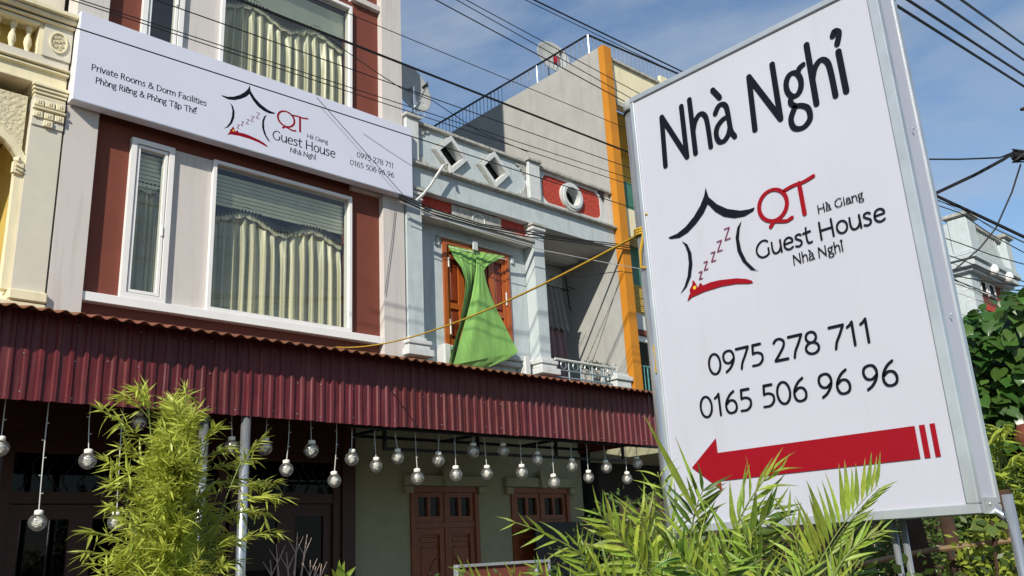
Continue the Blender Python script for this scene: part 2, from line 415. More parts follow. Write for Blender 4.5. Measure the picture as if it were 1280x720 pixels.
G = {
 'N': (.66, [[(.05, 0), (.08, .70)], [(.08, .70), (.54, .0)], [(.54, .0), (.54, .72)]]),
 'H': (.64, [[(.08, 0), (.08, .7)], [(.54, 0), (.53, .7)], [(.08, .36), (.54, .36)]]),
 'G': (.66, [cr([(.56, .62), (.44, .70), (.28, .68), (.12, .53), (.06, .33), (.12, .12), (.28, .0), (.46, .02), (.56, .10)]), [(.56, .10), (.56, .31)]]),
 'Q': (.82, [arc(.38, .36, .32, .35, 90, 450, 28), cr([(.26, -.10), (.36, -.015), (.50, -.05), (.64, -.085), (.76, -.05)])]),
 'T': (.68, [cr([(.0, .65), (.22, .69), (.45, .69), (.68, .74)]), [(.345, .69), (.36, 0)]]),
 'P': (.50, [[(.08, 0), (.08, .7)], cr([(.08, .69), (.26, .69), (.40, .60), (.41, .47), (.30, .35), (.08, .32)])]),
 'R': (.54, [[(.08, 0), (.08, .7)], cr([(.08, .69), (.26, .69), (.39, .60), (.39, .48), (.28, .37), (.08, .35)]), [(.24, .36), (.48, 0)]]),
 'D': (.62, [[(.08, 0), (.08, .7)], cr([(.08, .69), (.28, .68), (.46, .58), (.53, .36), (.46, .13), (.28, .02), (.08, .01)])]),
 'F': (.46, [[(.08, 0), (.08, .7)], [(.08, .69), (.40, .69)], [(.08, .37), (.34, .37)]]),
 'h': (.48, [[(.07, 0), (.07, .76)], cr([(.07, .30), (.14, .43), (.26, .5), (.36, .44), (.39, .30), (.40, .0)])]),
 'a': (.46, aL), 'à': (.46, aL+GRAVE),
 'â': (.46, aL+CIRC), 'ậ': (.46, aL+CIRC+[[(.22, -.13), (.225, -.15)]]),
 'g': (.46, [arc(.20, .35, .135, .15, 90, 450, 20), cr([(.29, .46), (.35, .52), (.42, .54)]), cr([(.13, .22), (.10, .14), (.17, .08), (.28, .05), (.38, -.02), (.38, -.15), (.24, -.22), (.09, -.18), (.06, -.06), (.15, .06)])]),
 'i': (.20, [[(.10, 0), (.10, .5)], [(.10, .66), (.103, .67)]]), 'ỉ': (.22, [[(.10, 0), (.09, .5)]]+hook(.09, .60)),
 'n': (.48, [[(.07, 0), (.07, .5)], cr([(.07, .30), (.14, .43), (.26, .5), (.36, .44), (.39, .30), (.40, .0)])]),
 'm': (.74, [[(.07, 0), (.07, .5)], cr([(.07, .30), (.13, .43), (.23, .5), (.32, .44), (.35, .30), (.36, .0)]), cr([(.36, .30), (.43, .43), (.53, .5), (.61, .44), (.64, .30), (.65, .0)])]),
 'o': (.50, oL), 'ò': (.50, oL+GRAVE),
 'u': (.49, [cr([(.06, .5), (.06, .22), (.10, .06), (.20, .0), (.32, .06), (.40, .2)]), [(.41, .5), (.42, 0)]]),
 'e': (.46, eL), 'ê': (.46, eL+CIRC), 'ể': (.46, eL+CIRC+hook(.42, .66)),
 's': (.38, [cr([(.31, .44), (.22, .5), (.11, .46), (.09, .36), (.18, .28), (.28, .20), (.29, .08), (.18, .0), (.05, .04)])]),
 't': (.34, [cr([(.15, .66), (.13, .35), (.14, .12), (.20, .01), (.32, .03)]), [(.02, .46), (.30, .48)]]),
 'r': (.32, [[(.07, 0), (.07, .5)], cr([(.07, .28), (.13, .42), (.22, .49), (.31, .48)])]),
 'v': (.42, seg((.03, .5), (.20, 0), (.38, .5))), 'c': (.40, [cr([(.37, .45), (.26, .5), (.12, .43), (.06, .26), (.11, .08), (.23, .0), (.37, .05)])]),
 'l': (.20, [[(.10, 0), (.10, .76)]]),
 'p': (.50, [[(.07, -.22), (.07, .5)], cr([(.07, .36), (.18, .48), (.32, .47), (.42, .33), (.40, .12), (.27, .0), (.08, .08)])]),
 '&': (.66, [cr([(.60, .0), (.38, .26), (.18, .48), (.17, .63), (.28, .70), (.38, .62), (.34, .48), (.12, .28), (.07, .12), (.20, .0), (.40, .05), (.55, .32)])]),
 'z': (.5, seg((.02, .68), (.42, .70), (.02, .0), (.44, .02))),
 ' ': (.26, []),
 '0': (.48, [arc(.24, .35, .19, .35, 90, 450, 26)]),
 '1': (.36, [cr([(.08, .58), (.16, .64), (.22, .71)]), [(.22, .71), (.22, 0)]]),
 '2': (.48, [cr([(.06, .60), (.14, .69), (.26, .70), (.36, .60), (.34, .44), (.20, .22), (.05, .02)]), [(.05, .01), (.43, .01)]]),
 '5': (.46, [[(.37, .69), (.13, .69)], [(.13, .69), (.11, .41)], cr([(.11, .41), (.25, .42), (.38, .33), (.38, .15), (.26, .02), (.06, .01)])]),
 '6': (.48, [cr([(.36, .71), (.22, .60), (.10, .40), (.07, .20), (.13, .04), (.25, .0), (.37, .06), (.41, .22), (.35, .38), (.22, .42), (.09, .32)])]),
 '7': (.44, [[(.03, .69), (.42, .69)], cr([(.42, .69), (.30, .42), (.19, .2), (.14, 0)])]),
 '8': (.48, [arc(.24, .53, .145, .17, -90, 270, 22), arc(.24, .18, .185, .18, 90, 450, 24)]),
}
G['9'] = (.48, [[(.48-x, .70-y) for x, y in st] for st in G['6'][1]])
def ribbon(mb, pts, hw, tf, k, m=0):
    """flat brush stroke with round ends; tf(u,v,k) maps it onto the sign"""
    P_ = [Vector((p[0], p[1])) for p in pts]
    Q = [P_[0]]
    for p in P_[1:]:
        if (p-Q[-1]).length > 1e-6: Q.append(p)
    if len(Q) < 2: return
    L_, R_ = [], []
    closed = (Q[0]-Q[-1]).length < 1e-4
    for i, p in enumerate(Q):
        if closed and i in (0, len(Q)-1): t = (Q[1]-Q[-2])
        else: t = Q[min(i+1, len(Q)-1)]-Q[max(i-1, 0)]
        t.normalize()
        n = Vector((-t.y, t.x))
        w = hw*(.80+.26*abs(t.y)) if len(Q) > 2 else hw*(1.0+.12*abs(t.y))
        L_.append(p+n*w); R_.append(p-n*w)
    for i in range(len(Q)-1):
        mb.quad(tf(*R_[i], k), tf(*R_[i+1], k), tf(*L_[i+1], k), tf(*L_[i], k), m)
    if not closed:
        for (p, l, r_) in ((Q[0], L_[0], R_[0]), (Q[-1], R_[-1], L_[-1])):
            w = (l-p); ang = math.atan2(w.y, w.x); rad = w.length
            poly = [tf(p.x+rad*cos(ang+pi*j/6), p.y+rad*sin(ang+pi*j/6), k) for j in range(7)]
            n = len(mb.v); mb.v += [tuple(v) for v in poly]; mb.f.append(tuple(range(n, n+7))); mb.m.append(m)
class Word(list):
    def build(s, name, m, parent):
        for c, mb in s: mb.build('digit' if c.isdigit() else 'letter', m, parent)
def lettering(txt, u0, u1, v0, cap, hw, tf, slant=0.0):
    adv = sum(G[c][0] for c in txt)
    lo = .05; sy = cap/.70; sx = (u1-u0)/(adv-.1)
    x = -lo; k = 0; out = Word()
    for c in txt:
        a, st = G[c]; mb = MB()
        for s_ in st:
            ribbon(mb, [(u0+(x+p[0]+slant*p[1])*sx, v0+p[1]*sy) for p in s_], hw, tf, k % 9); k += 1
        x += a
        if st: out.append((c, mb))
    return out
def blob(pts, tf, k):
    mb = MB(); mb.v = [tuple(tf(u, v, k)) for u, v in pts]; mb.f = [tuple(range(len(pts)))]; mb.m = [0]; return mb
ROOF_R = [(.379, 3.041), (.388, 2.994), (.424, 2.949), (.470, 2.913), (.527, 2.887), (.565, 2.880), (.592, 2.880), (.583, 2.868), (.542, 2.859), (.494, 2.866), (.447, 2.888), (.410, 2.922), (.379, 2.967)]
ROOF_L = [(.379, 3.041), (.379, 2.967), (.354, 2.934), (.311, 2.900), (.264, 2.874), (.219, 2.864), (.175, 2.872), (.162, 2.881), (.210, 2.884), (.257, 2.901), (.305, 2.933), (.342, 2.970), (.367, 3.007)]
BR_L = [(.230, 2.845), (.257, 2.821), (.271, 2.779), (.270, 2.732), (.255, 2.680), (.228, 2.640), (.192, 2.617), (.217, 2.643), (.239, 2.684), (.252, 2.737), (.253, 2.784), (.244, 2.820)]
BR_R = [(.525, 2.843), (.502, 2.821), (.488, 2.780), (.488, 2.725), (.505, 2.675), (.537, 2.631), (.573, 2.617), (.556, 2.627), (.524, 2.670), (.507, 2.720), (.503, 2.775), (.513, 2.817)]
SWOOSH = [(.223, 2.577), (.237, 2.603), (.262, 2.618), (.300, 2.624), (.345, 2.629), (.388, 2.627), (.467, 2.614), (.513, 2.599), (.535, 2.586), (.539, 2.577), (.520, 2.578), (.464, 2.592), (.395, 2.599), (.312, 2.598), (.248, 2.589)]
FIG = [(.243, 2.600), (.240, 2.622), (.256, 2.640), (.262, 2.662), (.272, 2.648), (.283, 2.622), (.296, 2.640), (.306, 2.630), (.312, 2.612), (.285, 2.600)]
def logo(tf, parent):
    for p, nm, m, k in ((ROOF_R, 'roof_mark', 'navy', 1), (ROOF_L, 'roof_mark', 'navy', 2), (BR_L, 'wall_mark', 'navy', 1), (BR_R, 'wall_mark', 'navy', 1), (SWOOSH, 'bed_mark', 'red', 1), (FIG, 'sleeper_mark', 'red', 2)):
        q = p
        mb = blob(q, tf, k)
        mb.build(nm, M[m], parent)
    mb = MB(); n = 10
    mb.v = [tuple(tf(.267+.008*cos(2*pi*i/n), 2.626+.008*sin(2*pi*i/n), 4)) for i in range(n)]; mb.f = [tuple(range(n))]; mb.m = [0]
    mb.build('yellow_dot', M['yellowdot'], parent)
    for i, (u, v, h) in enumerate([(.294, 2.656, .030), (.323, 2.688, .034), (.362, 2.714, .038), (.396, 2.748, .043), (.437, 2.786, .048)]):
        mb = MB()
        for j, s_ in enumerate(G['z'][1]):
            ribbon(mb, [(u+(p[0]*.9+.06*p[1])*h/.7, v+p[1]*h/.7) for p in s_], .0022, tf, j)
        mb.build('letter_z', M['plum'], parent)

# ================================================================ BIG ROADSIDE SIGN
SX, SY0, SY1, SZ0, SZ1, ST = 3.0, 2.213, 1.033, 1.645, 3.615, .19
t = thing('roadside_sign', 'big white guest house lightbox sign with red arrow on steel pole', 'sign', (SX+.1, SY0+.045, 0))
sgn = t
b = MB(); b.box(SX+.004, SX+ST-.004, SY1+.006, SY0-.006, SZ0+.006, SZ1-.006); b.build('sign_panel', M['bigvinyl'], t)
fr = MB()
for (y0, y1, z0, z1) in ((SY1, SY0, SZ0, SZ0+.032), (SY1, SY0, SZ1-.028, SZ1), (SY1, SY1+.038, SZ0+.032, SZ1-.028), (SY0-.022, SY0, SZ0+.032, SZ1-.028)):
    fr2 = MB(); fr2.box(SX-.006, SX+.03, y0, y1, z0, z1, .003); fr2.build('trim_strip', M['alu'], t)
    fr2 = MB(); fr2.box(SX+ST-.03, SX+ST+.004, y0, y1, z0, z1, .003); fr2.build('trim_strip', M['alu'], t)
b = MB(); b.box(SX+.031, SX+ST-.031, SY1-.002, SY1+.01, SZ0, SZ0+.05); b.build('corner_plate', M['alu'], t)
b = MB()
for z in (SZ0+.03, 2.3, 3.0):
    b.lathe((SX+.08, SY1-.003, z), [(.0, -.004), (.005, -.004), (.006, 0)], 8, axis='y')
b.build('screw', M['alu'], t)
tfS = lambda u, v, k: (SX-.0005-.00006*k, 2.245-u, v)
lettering('Nhà', .190, .545, 3.213, .235, .0115, tfS, .01).build('lettering', M['navy'], t)
lettering('Nghỉ', .642, 1.052, 3.206, .238, .0115, tfS).build('lettering', M['navy'], t)
lettering('Q', .608, .745, 2.797, .128, .0084, tfS).build('lettering', M['red'], t)
lettering('T', .738, .845, 2.787, .128, .0084, tfS).build('lettering', M['red'], t)
lettering('Hà Giang', .850, 1.027, 2.770, .031, .0021, tfS).build('lettering', M['navy'], t)
lettering('Guest House', .572, 1.090, 2.667, .066, .0039, tfS).build('lettering', M['navy'], t)
lettering('Nhà Nghỉ', .722, .922, 2.601, .037, .0023, tfS).build('lettering', M['navy'], t)
lettering('0975 278 711', .292, .968, 2.250, .082, .0048, tfS).build('lettering', M['navy'], t)
lettering('0165 506 96 96', .229, 1.033, 2.086, .082, .0048, tfS).build('lettering', M['navy'], t)
blob([(.155, 1.896), (.283, 1.796), (.283, 1.832), (1.058, 1.832), (1.058, 1.940), (.283, 1.940), (.283, 1.998)], tfS, 1).build('arrow', M['red'], t)
blob([(1.072, 1.832), (1.091, 1.832), (1.091, 1.940), (1.072, 1.940)], tfS, 1).build('arrow_stripe', M['red'], t)
blob([(1.107, 1.832), (1.124, 1.832), (1.124, 1.940), (1.107, 1.940)], tfS, 1).build('arrow_stripe', M['red'], t)
logo(tfS, t)
b = MB(); b.tube([(SX+.10, SY0+.053, 0), (SX+.10, SY0+.053, 3.60)], .047, 24); b.build('pole', M['galv'], t, smooth=True)
b = MB(); b.lathe((SX+.10, SY0+.053, 3.60), [(.047, 0), (.051, .002), (.051, .045), (.046, .055), (0, .06)], 24); b.build('pole_cap', M['dish'], t, smooth=True)
b = MB(); b.lathe((SX+.10, SY0+.053, 3.585), [(.050, 0), (.053, .004), (.053, .012), (.050, .016)], 24); b.build('black_band', M['black'], t, smooth=True)
b = MB(); b.tube([(SX+.10, SY1-.052, 0), (SX+.10, SY1-.052, 1.70)], .016, 14)
b.tube([(SX+.13, SY1-.052, 1.6), (SX+.13, SY1+.02, 1.68)], .012, 8)
b.build('support_post', M['galv'], t, smooth=True)
for yy in (1.37, 1.335):
    b = MB(); b.tube([(SX+.12, yy, 0), (SX+.12, yy, 1.66)], .011, 10); b.build('thin_post', M['galv'], t, smooth=True)

# ================================================================ GUEST HOUSE
GH = thing('guest_house', 'tall pale pink guest house with red brown panels and curtained windows', 'building', (4.6, 9, 0))
P0, P1, P2, P3 = 9.0, 9.10, 9.085, 9.3     # column face, recess face, window strip face, wall back
TOP = 15.5
for x0, x1 in ((2.437, 2.76), (6.455, 6.80)):
    b = MB(); b.box(x0, x1, P0, 9.35, 3.6, TOP); b.build('column', M['pink'], GH)
def storey(dz, zlo, zhi):
    zs = 4.37+dz
    b = MB(); b.box(2.762, 3.135, P1, P3, zs+.002, zhi-.002); b.build('brown_panel', M['brown'], GH)
    b = MB(); b.box(5.985, 6.453, P1, P3, zs+.002, zhi-.002); b.build('brown_panel', M['brown'], GH)
    b = MB(); b.box(3.615, 4.075, P2, P3, zs+.002, zhi-.12); b.build('pink_panel', M['pink'], GH)
    b = MB(); b.box(2.762, 6.453, P0+.02, P3, zs-.10, zs, .006); b.build('sill', M['whiteframe'], GH)
    b = MB(); b.box(2.762, 6.453, P1+.012, P3, zlo, zs-.102); b.build('brown_panel', M['brown'], GH)
    b = MB(); b.box(3.136, 5.984, P1+.006, P3, zhi-.118, zhi-.002); b.build('brown_panel', M['brown'], GH)
    b = MB(); b.box(5.985, 6.453, P0+.03, P1+.05, zhi, zhi+.09, .005); b.build('lintel', M['pink'], GH)
    for (x0, x1, th, gx) in ((3.137, 3.613, .058, 1), (4.077, 5.983, .042, 2)):
        z0, z1 = zs+.003, zhi-.121
        w = MB(); w.ring([(x0, z0), (x1, z0), (x1, z1), (x0, z1)], [(x0+th, z0+th), (x1-th, z0+th), (x1-th, z1-th), (x0+th, z1-th)], P0+.035, P1+.06)
        wf = w.build('window', M['whiteframe'], GH)
        if gx == 1:
            w = MB(); a_ = th+.012
            w.ring([(x0+a_, z0+a_), (x1-a_, z0+a_), (x1-a_, z1-a_), (x0+a_, z1-a_)], [(x0+a_+.03, z0+a_+.03), (x1-a_-.03, z0+a_+.03), (x1-a_-.03, z1-a_-.03), (x0+a_+.03, z1-a_-.03)], P0+.05, P1+.04)
            w.build('sash', M['whiteframe'], wf)
            w = MB(); w.box(x1-a_-.028, x1-a_-.004, P0+.03, P0+.05, z0+.75, z0+.87, .004); w.build('handle', M['whiteframe'], wf)
        g = MB(); g.box(x0+th*.6, x1-th*.6, P1-.02, P1-.014, z0+th*.6, z1-th*.6); g.build('pane', M['glass'], wf)
        if gx == 1 and dz > 1:
            w = MB(); w.lathe(((x0+x1)/2-.04, P1+.10, z0+1.35), [(.035, 0), (.06, .08), (.075, .16), (.05, .17)], 12); w.build('reflection_stand_in', M['bulbcap'], wf, smooth=True)  # white solid standing in for the pale reflection in the pane
            continue
        # blind slats
        s_ = MB(); zz = z1-.10
        while zz > z0+.85*(z1-z0)-.22:
            s_.quad((x0+th, P1+.085, zz), (x1-th, P1+.085, zz), (x1-th, P1+.105, zz-.034), (x0+th, P1+.105, zz-.034)); zz -= .05
        s_.build('blind', M['blind'], wf)
        # pleated curtain, scalloped top with a dark fringe
        W = x1-x0-2*th; halves = 1 if gx == 1 else 2
        c = MB(); nx, nz = int(W*64), 7
        def top(u):
            base = z0+.735*(z1-z0) + (-.035 if gx == 2 else .01)
            return base + .062*cos(2*pi*(u*W-(.50 if gx == 2 else W*.5))/.88) + .012*sin(9*u)
        rows = []
        for j in range(nz+1):
            r_ = []
            for i in range(nx+1):
                u = i/nx; x = x0+th+W*u; zt = top(u); tz = j/nz
                z = zt+(z0+.02-zt)*tz
                amp = .014+.034*min(1, tz*3)
                ph = u*W*2*pi/.135
                y = P1+.165+amp*cos(ph+.6*sin(ph*.5+tz))+.008*sin(ph*2.3)
                if gx == 2 and abs(u-.5) < .012: y += .05
                r_.append((x, y, z))
            rows.append(r_)
        n0 = len(c.v)
        for r_ in rows: c.v += r_
        for j in range(nz):
            for i in range(nx):
                c.f.append((n0+j*(nx+1)+i, n0+(j+1)*(nx+1)+i, n0+(j+1)*(nx+1)+i+1, n0+j*(nx+1)+i+1)); c.m.append(0)
        cu = c.build('curtain', M['curtain'], wf, smooth=True)
        fr_ = MB(); i = 0
        nn = int(W/.022)
        for i in range(nn):
            u = (i+.5)/nn; x = x0+th+W*u; zt = top(u)
            fr_.box(x-.011, x+.011, P1+.10, P1+.118, zt-.002, zt+.02)
            if i % 2 == 0: fr_.box(x-.009, x+.009, P1+.095, P1+.118, zt-.05, zt-.003)
        fr_.build('curtain_fringe', M['curtaindark'], wf)
        v_ = MB(); n0 = 0
        for i in range(nx):
            u0, u1 = i/nx, (i+1)/nx
            for (zo0, zo1) in ((-.09, 0),):
                v_.quad((x0+th+W*u0, P1+.125+.006*sin(i*.7), top(u0)+zo0-.03*abs(sin(u0*W*2*pi/.31))), (x0+th+W*u1, P1+.125+.006*sin((i+1)*.7), top(u1)+zo0-.03*abs(sin(u1*W*2*pi/.31))), (x0+th+W*u1, P1+.125, top(u1)+zo1), (x0+th+W*u0, P1+.125, top(u0)+zo1))
        v_.build('valance', M['curtain'], wf, smooth=True)
storey(0, 3.70, 6.325)
storey(2.93, 6.328, 9.235)
storey(5.86, 9.33, 12.15)
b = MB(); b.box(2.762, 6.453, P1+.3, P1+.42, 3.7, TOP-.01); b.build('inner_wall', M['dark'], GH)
b = MB(); b.box(2.762, 6.453, P0+.03, P3, 12.26, TOP-.01); b.build('upper_wall', M['pink'], GH)
b = MB(); b.box(2.50, 6.74, 9.55, 22, 3.9, TOP-.02); b.build('house_body', M['pink'], GH)
# ground floor, dark timber shopfront at y 10.2
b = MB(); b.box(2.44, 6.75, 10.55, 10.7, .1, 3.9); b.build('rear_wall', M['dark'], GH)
for x0, x1 in ((2.5, 4.15), (4.2, 4.95), (5.0, 6.55)):
    d_ = MB(); d_.ring([(x0, .1), (x1, .1), (x1, 3.0), (x0, 3.0)], [(x0+.11, .25), (x1-.11, .25), (x1-.11, 2.88), (x0+.11, 2.88)], 10.15, 10.28)
    d_.box(x0+.111, x1-.111, 10.16, 10.27, 2.36, 2.48)
    dd = d_.build('timber_frame', M['darkwood'], GH)
    k = 2 if x1-x0 > 1 else 1
    for i in range(k):
        a0 = x0+.115+(x1-x0-.23)*i/k; a1 = x0+.115+(x1-x0-.23)*(i+1)/k
        e = MB(); e.ring([(a0, .26), (a1, .26), (a1, 2.35), (a0, 2.35)], [(a0+.12, 1.0), (a1-.12, 1.0), (a1-.12, 2.2), (a0+.12, 2.2)], 10.19, 10.24)
        e.box(a0+.01, a1-.01, 10.20, 10.235, .27, .99); ee = e.build('door_leaf', M['darkwood'], dd)
        e = MB(); e.box(a0+.11, a1-.11, 10.215, 10.221, .99, 2.21); e.build('pane', M['darkglass'], dd)
    e = MB(); e.box(x0+.112, x1-.112, 10.215, 10.22, 2.482, 2.879); e.build('pane', M['darkglass'], dd)
    g_ = MB()
    for i in range(9):
        xx = x0+.2+(x1-x0-.4)*i/8
        g_.tube([(xx+.06*sin(k2*.9+i), 10.205, 2.5+.36*k2/6) for k2 in range(7)], .006, 5)
    g_.build('grille', M['black'], dd)
b = MB(); b.box(6.56, 6.76, 10.12, 10.5, .1, 3.9); b.build('corner_post', M['darkwood'], GH)
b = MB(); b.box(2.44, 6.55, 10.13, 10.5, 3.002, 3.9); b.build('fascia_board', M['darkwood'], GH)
# name board
t = thing('name_board', 'long white guest house name board across the pink facade above the windows', 'sign', (4.65, 8.92, 6.34))
BX0, BX1, BY, BZ0, BZ1 = 2.435, 6.845, 8.85, 6.345, 7.40
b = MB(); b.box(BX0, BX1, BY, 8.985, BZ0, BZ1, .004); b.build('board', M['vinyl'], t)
b = MB(); b.box(BX0-.004, BX0+.0, BY+.004, 8.98, BZ0+.004, BZ1-.004); b.build('end_cap', M['whiteframe'], t)
b = MB(); b.box(BX0+.01, BX1-.01, BY-.003, BY, BZ0+.0, BZ0+.014); b.build('trim_strip', M['alu'], t)
tfB = lambda u, v, k: (u, BY-.0005-.00008*k, v)
lettering('Private Rooms & Dorm Facilities', 2.595, 3.862, 6.745, .070, .0048, tfB).build('lettering', M['navy'], t)
lettering('Phòng Riêng & Phòng Tập Thể', 2.648, 3.745, 6.607, .068, .0048, tfB).build('lettering', M['navy'], t)
lettering('Q', 4.772, 5.03, 6.808, .205, .0130, tfB).build('lettering', M['red'], t)
lettering('T', 4.985, 5.176, 6.804, .200, .0130, tfB).build('lettering', M['red'], t)
lettering('Hà Giang', 5.193, 5.488, 6.752, .052, .0038, tfB).build('lettering', M['navy'], t)
lettering('Guest House', 4.718, 5.594, 6.590, .118, .0072, tfB).build('lettering', M['navy'], t)
lettering('Nhà Nghỉ', 4.961, 5.316, 6.482, .062, 0.0047, tfB).build('lettering', M['navy'], t)
lettering('0975 278 711', 5.935, 6.520, 6.700, .072, 0.0047, tfB).build('lettering', M['navy'], t)
lettering('0165 506 96 96', 5.832, 6.524, 6.560, .072, 0.0047, tfB).build('lettering', M['navy'], t)
logo(lambda u, v, k: (4.033+1.645*(u-.162), BY-.0005-.00008*k, 6.46+1.61*(v-2.577)), t)

# ================================================================ LEFT CREAM HOUSE
CH = thing('cream_house', 'ornate cream house with arch, rosette capital and balustrade left of guest house', 'building', (0, 9, 0))
b = MB(); b.box(2.115, 2.415, 9.0, 9.5, 4.27, 6.02); b.build('pilaster', M['creampale'], CH)
b = MB(); b.box(2.09, 2.432, 8.95, 9.5, 4.16, 4.268, .012); b.build('pilaster_base', M['cream'], CH)
b = MB(); b.box(-3, 2.431, 8.97, 9.5, 4.04, 4.158, .012); b.build('base_moulding', M['cream'], CH)
b = MB(); b.box(-3, 2.43, 9.03, 9.5, 3.3, 4.038); b.build('base_wall', M['cream'], CH)
for i in range(4):
    b = MB(); b.box(2.118-.012*i, 2.418+.004*i, 8.99-.016*i, 9.3, 6.335+.035*i, 6.368+.035*i, .006); b.build('capital_moulding', M['cream'], CH)
b = MB(); b.box(2.118, 2.416, 8.985, 9.3, 6.02, 6.332); b.build('capital', M['creampale'], CH)
ros = MB(); ros.box(-.044, .044, -.022, 0, -.036, .036, .005)
for k in range(4):
    a = k*pi/2+pi/4; ros.lathe((.013*cos(a), -.022, .013*sin(a)), [(.0, -.008), (.008, -.005), (.011, 0)], 7, axis='y')
rme = ros.data('rosette_block', M['cream'])
b = MB(); b.box(2.112, 2.425, 8.95, 9.0, 6.185, 6.215, .008); b.build('capital_moulding', M['cream'], CH)
for x, z in ((2.165, 6.268), (2.267, 6.268), (2.369, 6.268), (2.165, 6.135), (2.267, 6.135), (2.369, 6.135), (2.267, 6.052)):
    o = put('rosette_block', rme, CH, mat=Matrix.Translation(Vector((x, 8.984, z))-Vector((0, 9, 0))))
# arch and spandrel
AC = (1.08, 5.5, 1.0, .53)
op = [(AC[0]+AC[2]*cos(a), AC[1]+AC[3]*sin(a)) for a in [pi*i/22 for i in range(23)]]
b = MB()
sp = [(x, 6.345) for x, z in op]
for i in range(22):
    (x0, z0), (x1, z1) = op[i], op[i+1]
    b.quad((x1, 9.07, 6.345), (x0, 9.07, 6.345), (x0, 9.07, z0), (x1, 9.07, z1))
    b.quad((x0, 9.07, z0), (x0, 9.14, z0), (x1, 9.14, z1), (x1, 9.07, z1))
b.build('stucco_spandrel', M['stucco'], CH)
b = MB(); o2 = [(AC[0]+(AC[2]-.0)*cos(a), AC[1]+AC[3]*sin(a)) for a in [pi*i/22 for i in range(23)]]
o3 = [(AC[0]+(AC[2]+.075)*cos(a), AC[1]+(AC[3]+.075)*sin(a)) for a in [pi*i/22 for i in range(23)]]
for i in range(22):
    p0, p1, q0, q1 = o2[i], o2[i+1], o3[i], o3[i+1]
    b.quad((p1[0], 9.03, p1[1]), (p0[0], 9.03, p0[1]), (q0[0], 9.03, q0[1]), (q1[0], 9.03, q1[1]))
    b.quad((q0[0], 9.03, q0[1]), (q0[0], 9.07, q0[1]), (q1[0], 9.07, q1[1]), (q1[0], 9.03, q1[1]))
    b.quad((p1[0], 9.03, p1[1]), (p1[0], 9.14, p1[1]), (p0[0], 9.14, p0[1]), (p0[0], 9.03, p0[1]))
b.build('arch_moulding', M['cream'], CH)
b = MB(); b.box(2.035, 2.113, 9.03, 9.14, 4.27, 5.5); b.build('arch_jamb', M['cream'], CH)
b = MB(); b.tube([(2.02, 9.03, 5.60), (2.06, 9.0, 5.60)], .03, 10); b.tube([(2.03, 8.99, 5.54), (2.09, 8.99, 5.52)], .012, 6); b.tube([(2.03, 8.99, 5.50), (2.09, 8.99, 5.48)], .012, 6); b.box(2.0, 2.11, 9.0, 9.05, 5.45, 5.58, .01); b.build('scroll', M['cream'], CH)
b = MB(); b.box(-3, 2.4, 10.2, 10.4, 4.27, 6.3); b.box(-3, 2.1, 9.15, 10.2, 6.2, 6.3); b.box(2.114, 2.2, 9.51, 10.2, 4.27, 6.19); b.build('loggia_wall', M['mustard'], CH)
b = MB(); b.box(1.2, 2.1, 10.16, 10.2, 5.22, 5.28); b.build('loggia_moulding', M['mustard'], CH)
b = MB(); b.box(-3, 2.415, 9.03, 9.4, 6.48, 6.655); b.build('frieze', M['cream'], CH)
for (z0, z1, y) in ((6.47, 6.5, 8.97), (6.655, 6.685, 8.99), (6.70, 6.725, 8.97)):
    b = MB(); b.box(-3, 2.425, y, 9.4, z0, z1, .008); b.build('string_course', M['cream'], CH)
b = MB(); b.box(-3, 2.415, 9.02, 9.4, 6.728, 6.828); b.build('balustrade_base', M['creampale'], CH)
b = MB(); b.box(2.14, 2.42, 9.0, 9.35, 6.83, 7.205); pn = b.build('medallion_panel', M['creampale'], CH)
b = MB(); b.box(2.10, 2.137, 9.02, 9.35, 6.83, 7.205); b.build('pier_reveal', M['cream'], CH)
md = MB()
K = 26
md.ring([(2.285+.088*cos(2*pi*i/K), 7.02+.125*sin(2*pi*i/K)) for i in range(K)], [(2.285+.074*cos(2*pi*i/K), 7.02+.108*sin(2*pi*i/K)) for i in range(K)], 8.982, 9.0)
for (dx, dz, r_) in ((-.03, .05, .02), (.01, .065, .018), (.035, .03, .02), (-.04, .0, .016), (0, .01, .022), (.035, -.03, .018), (-.02, -.05, .022), (.02, -.07, .016), (-.045, -.03, .012)):
    md.lathe((2.285+dx, 8.999, 7.02+dz), [(.0, -.014), (r_*.6, -.011), (r_, 0)], 8, axis='y')
    md.tube([(2.285+dx-r_, 8.99, 7.02+dz-.01), (2.285+dx, 8.985, 7.02+dz+r_), (2.285+dx+r_*1.3, 8.99, 7.02+dz)], .004, 5)
md.build('oval_medallion', M['cream'], CH)
bal = MB(); bal.lathe((0, 0, 0), [(.035, 0), (.035, .03), (.02, .045), (.028, .08), (.04, .13), (.034, .18), (.02, .22), (.026, .25), (.02, .27), (.034, .29), (.034, .33)], 12)
bme = bal.data('baluster', M['cream'], True)
x = 2.02
while x > -1.0:
    put('baluster', bme, CH, mat=Matrix.Translation(Vector((x, 9.1, 6.828))-Vector((0, 9, 0)))); x -= .147
b = MB(); b.box(-3, 2.10, 9.2, 9.32, 6.83, 7.16); b.build('balcony_floor_wall', M['mustard'], CH)
for (z0, z1, y) in ((7.158, 7.20, 9.0), (7.208, 7.25, 8.96), (7.253, 7.30, 8.92), (7.303, 7.36, 8.88)):
    b = MB(); b.box(-3, 2.425 if z0 > 7.2 else 2.098, y, 9.4, z0, z1, .008); b.build('coping', M['cream'], CH)
b = MB(); b.box(-3, 2.42, 9.45, 9.6, 7.3, 10.5); b.build('upper_wall', M['creampale'], CH)
b = MB(); b.box(1.9, 2.02, 9.40, 9.45, 7.5, 9.0); b.build('upper_pilaster', M['cream'], CH)
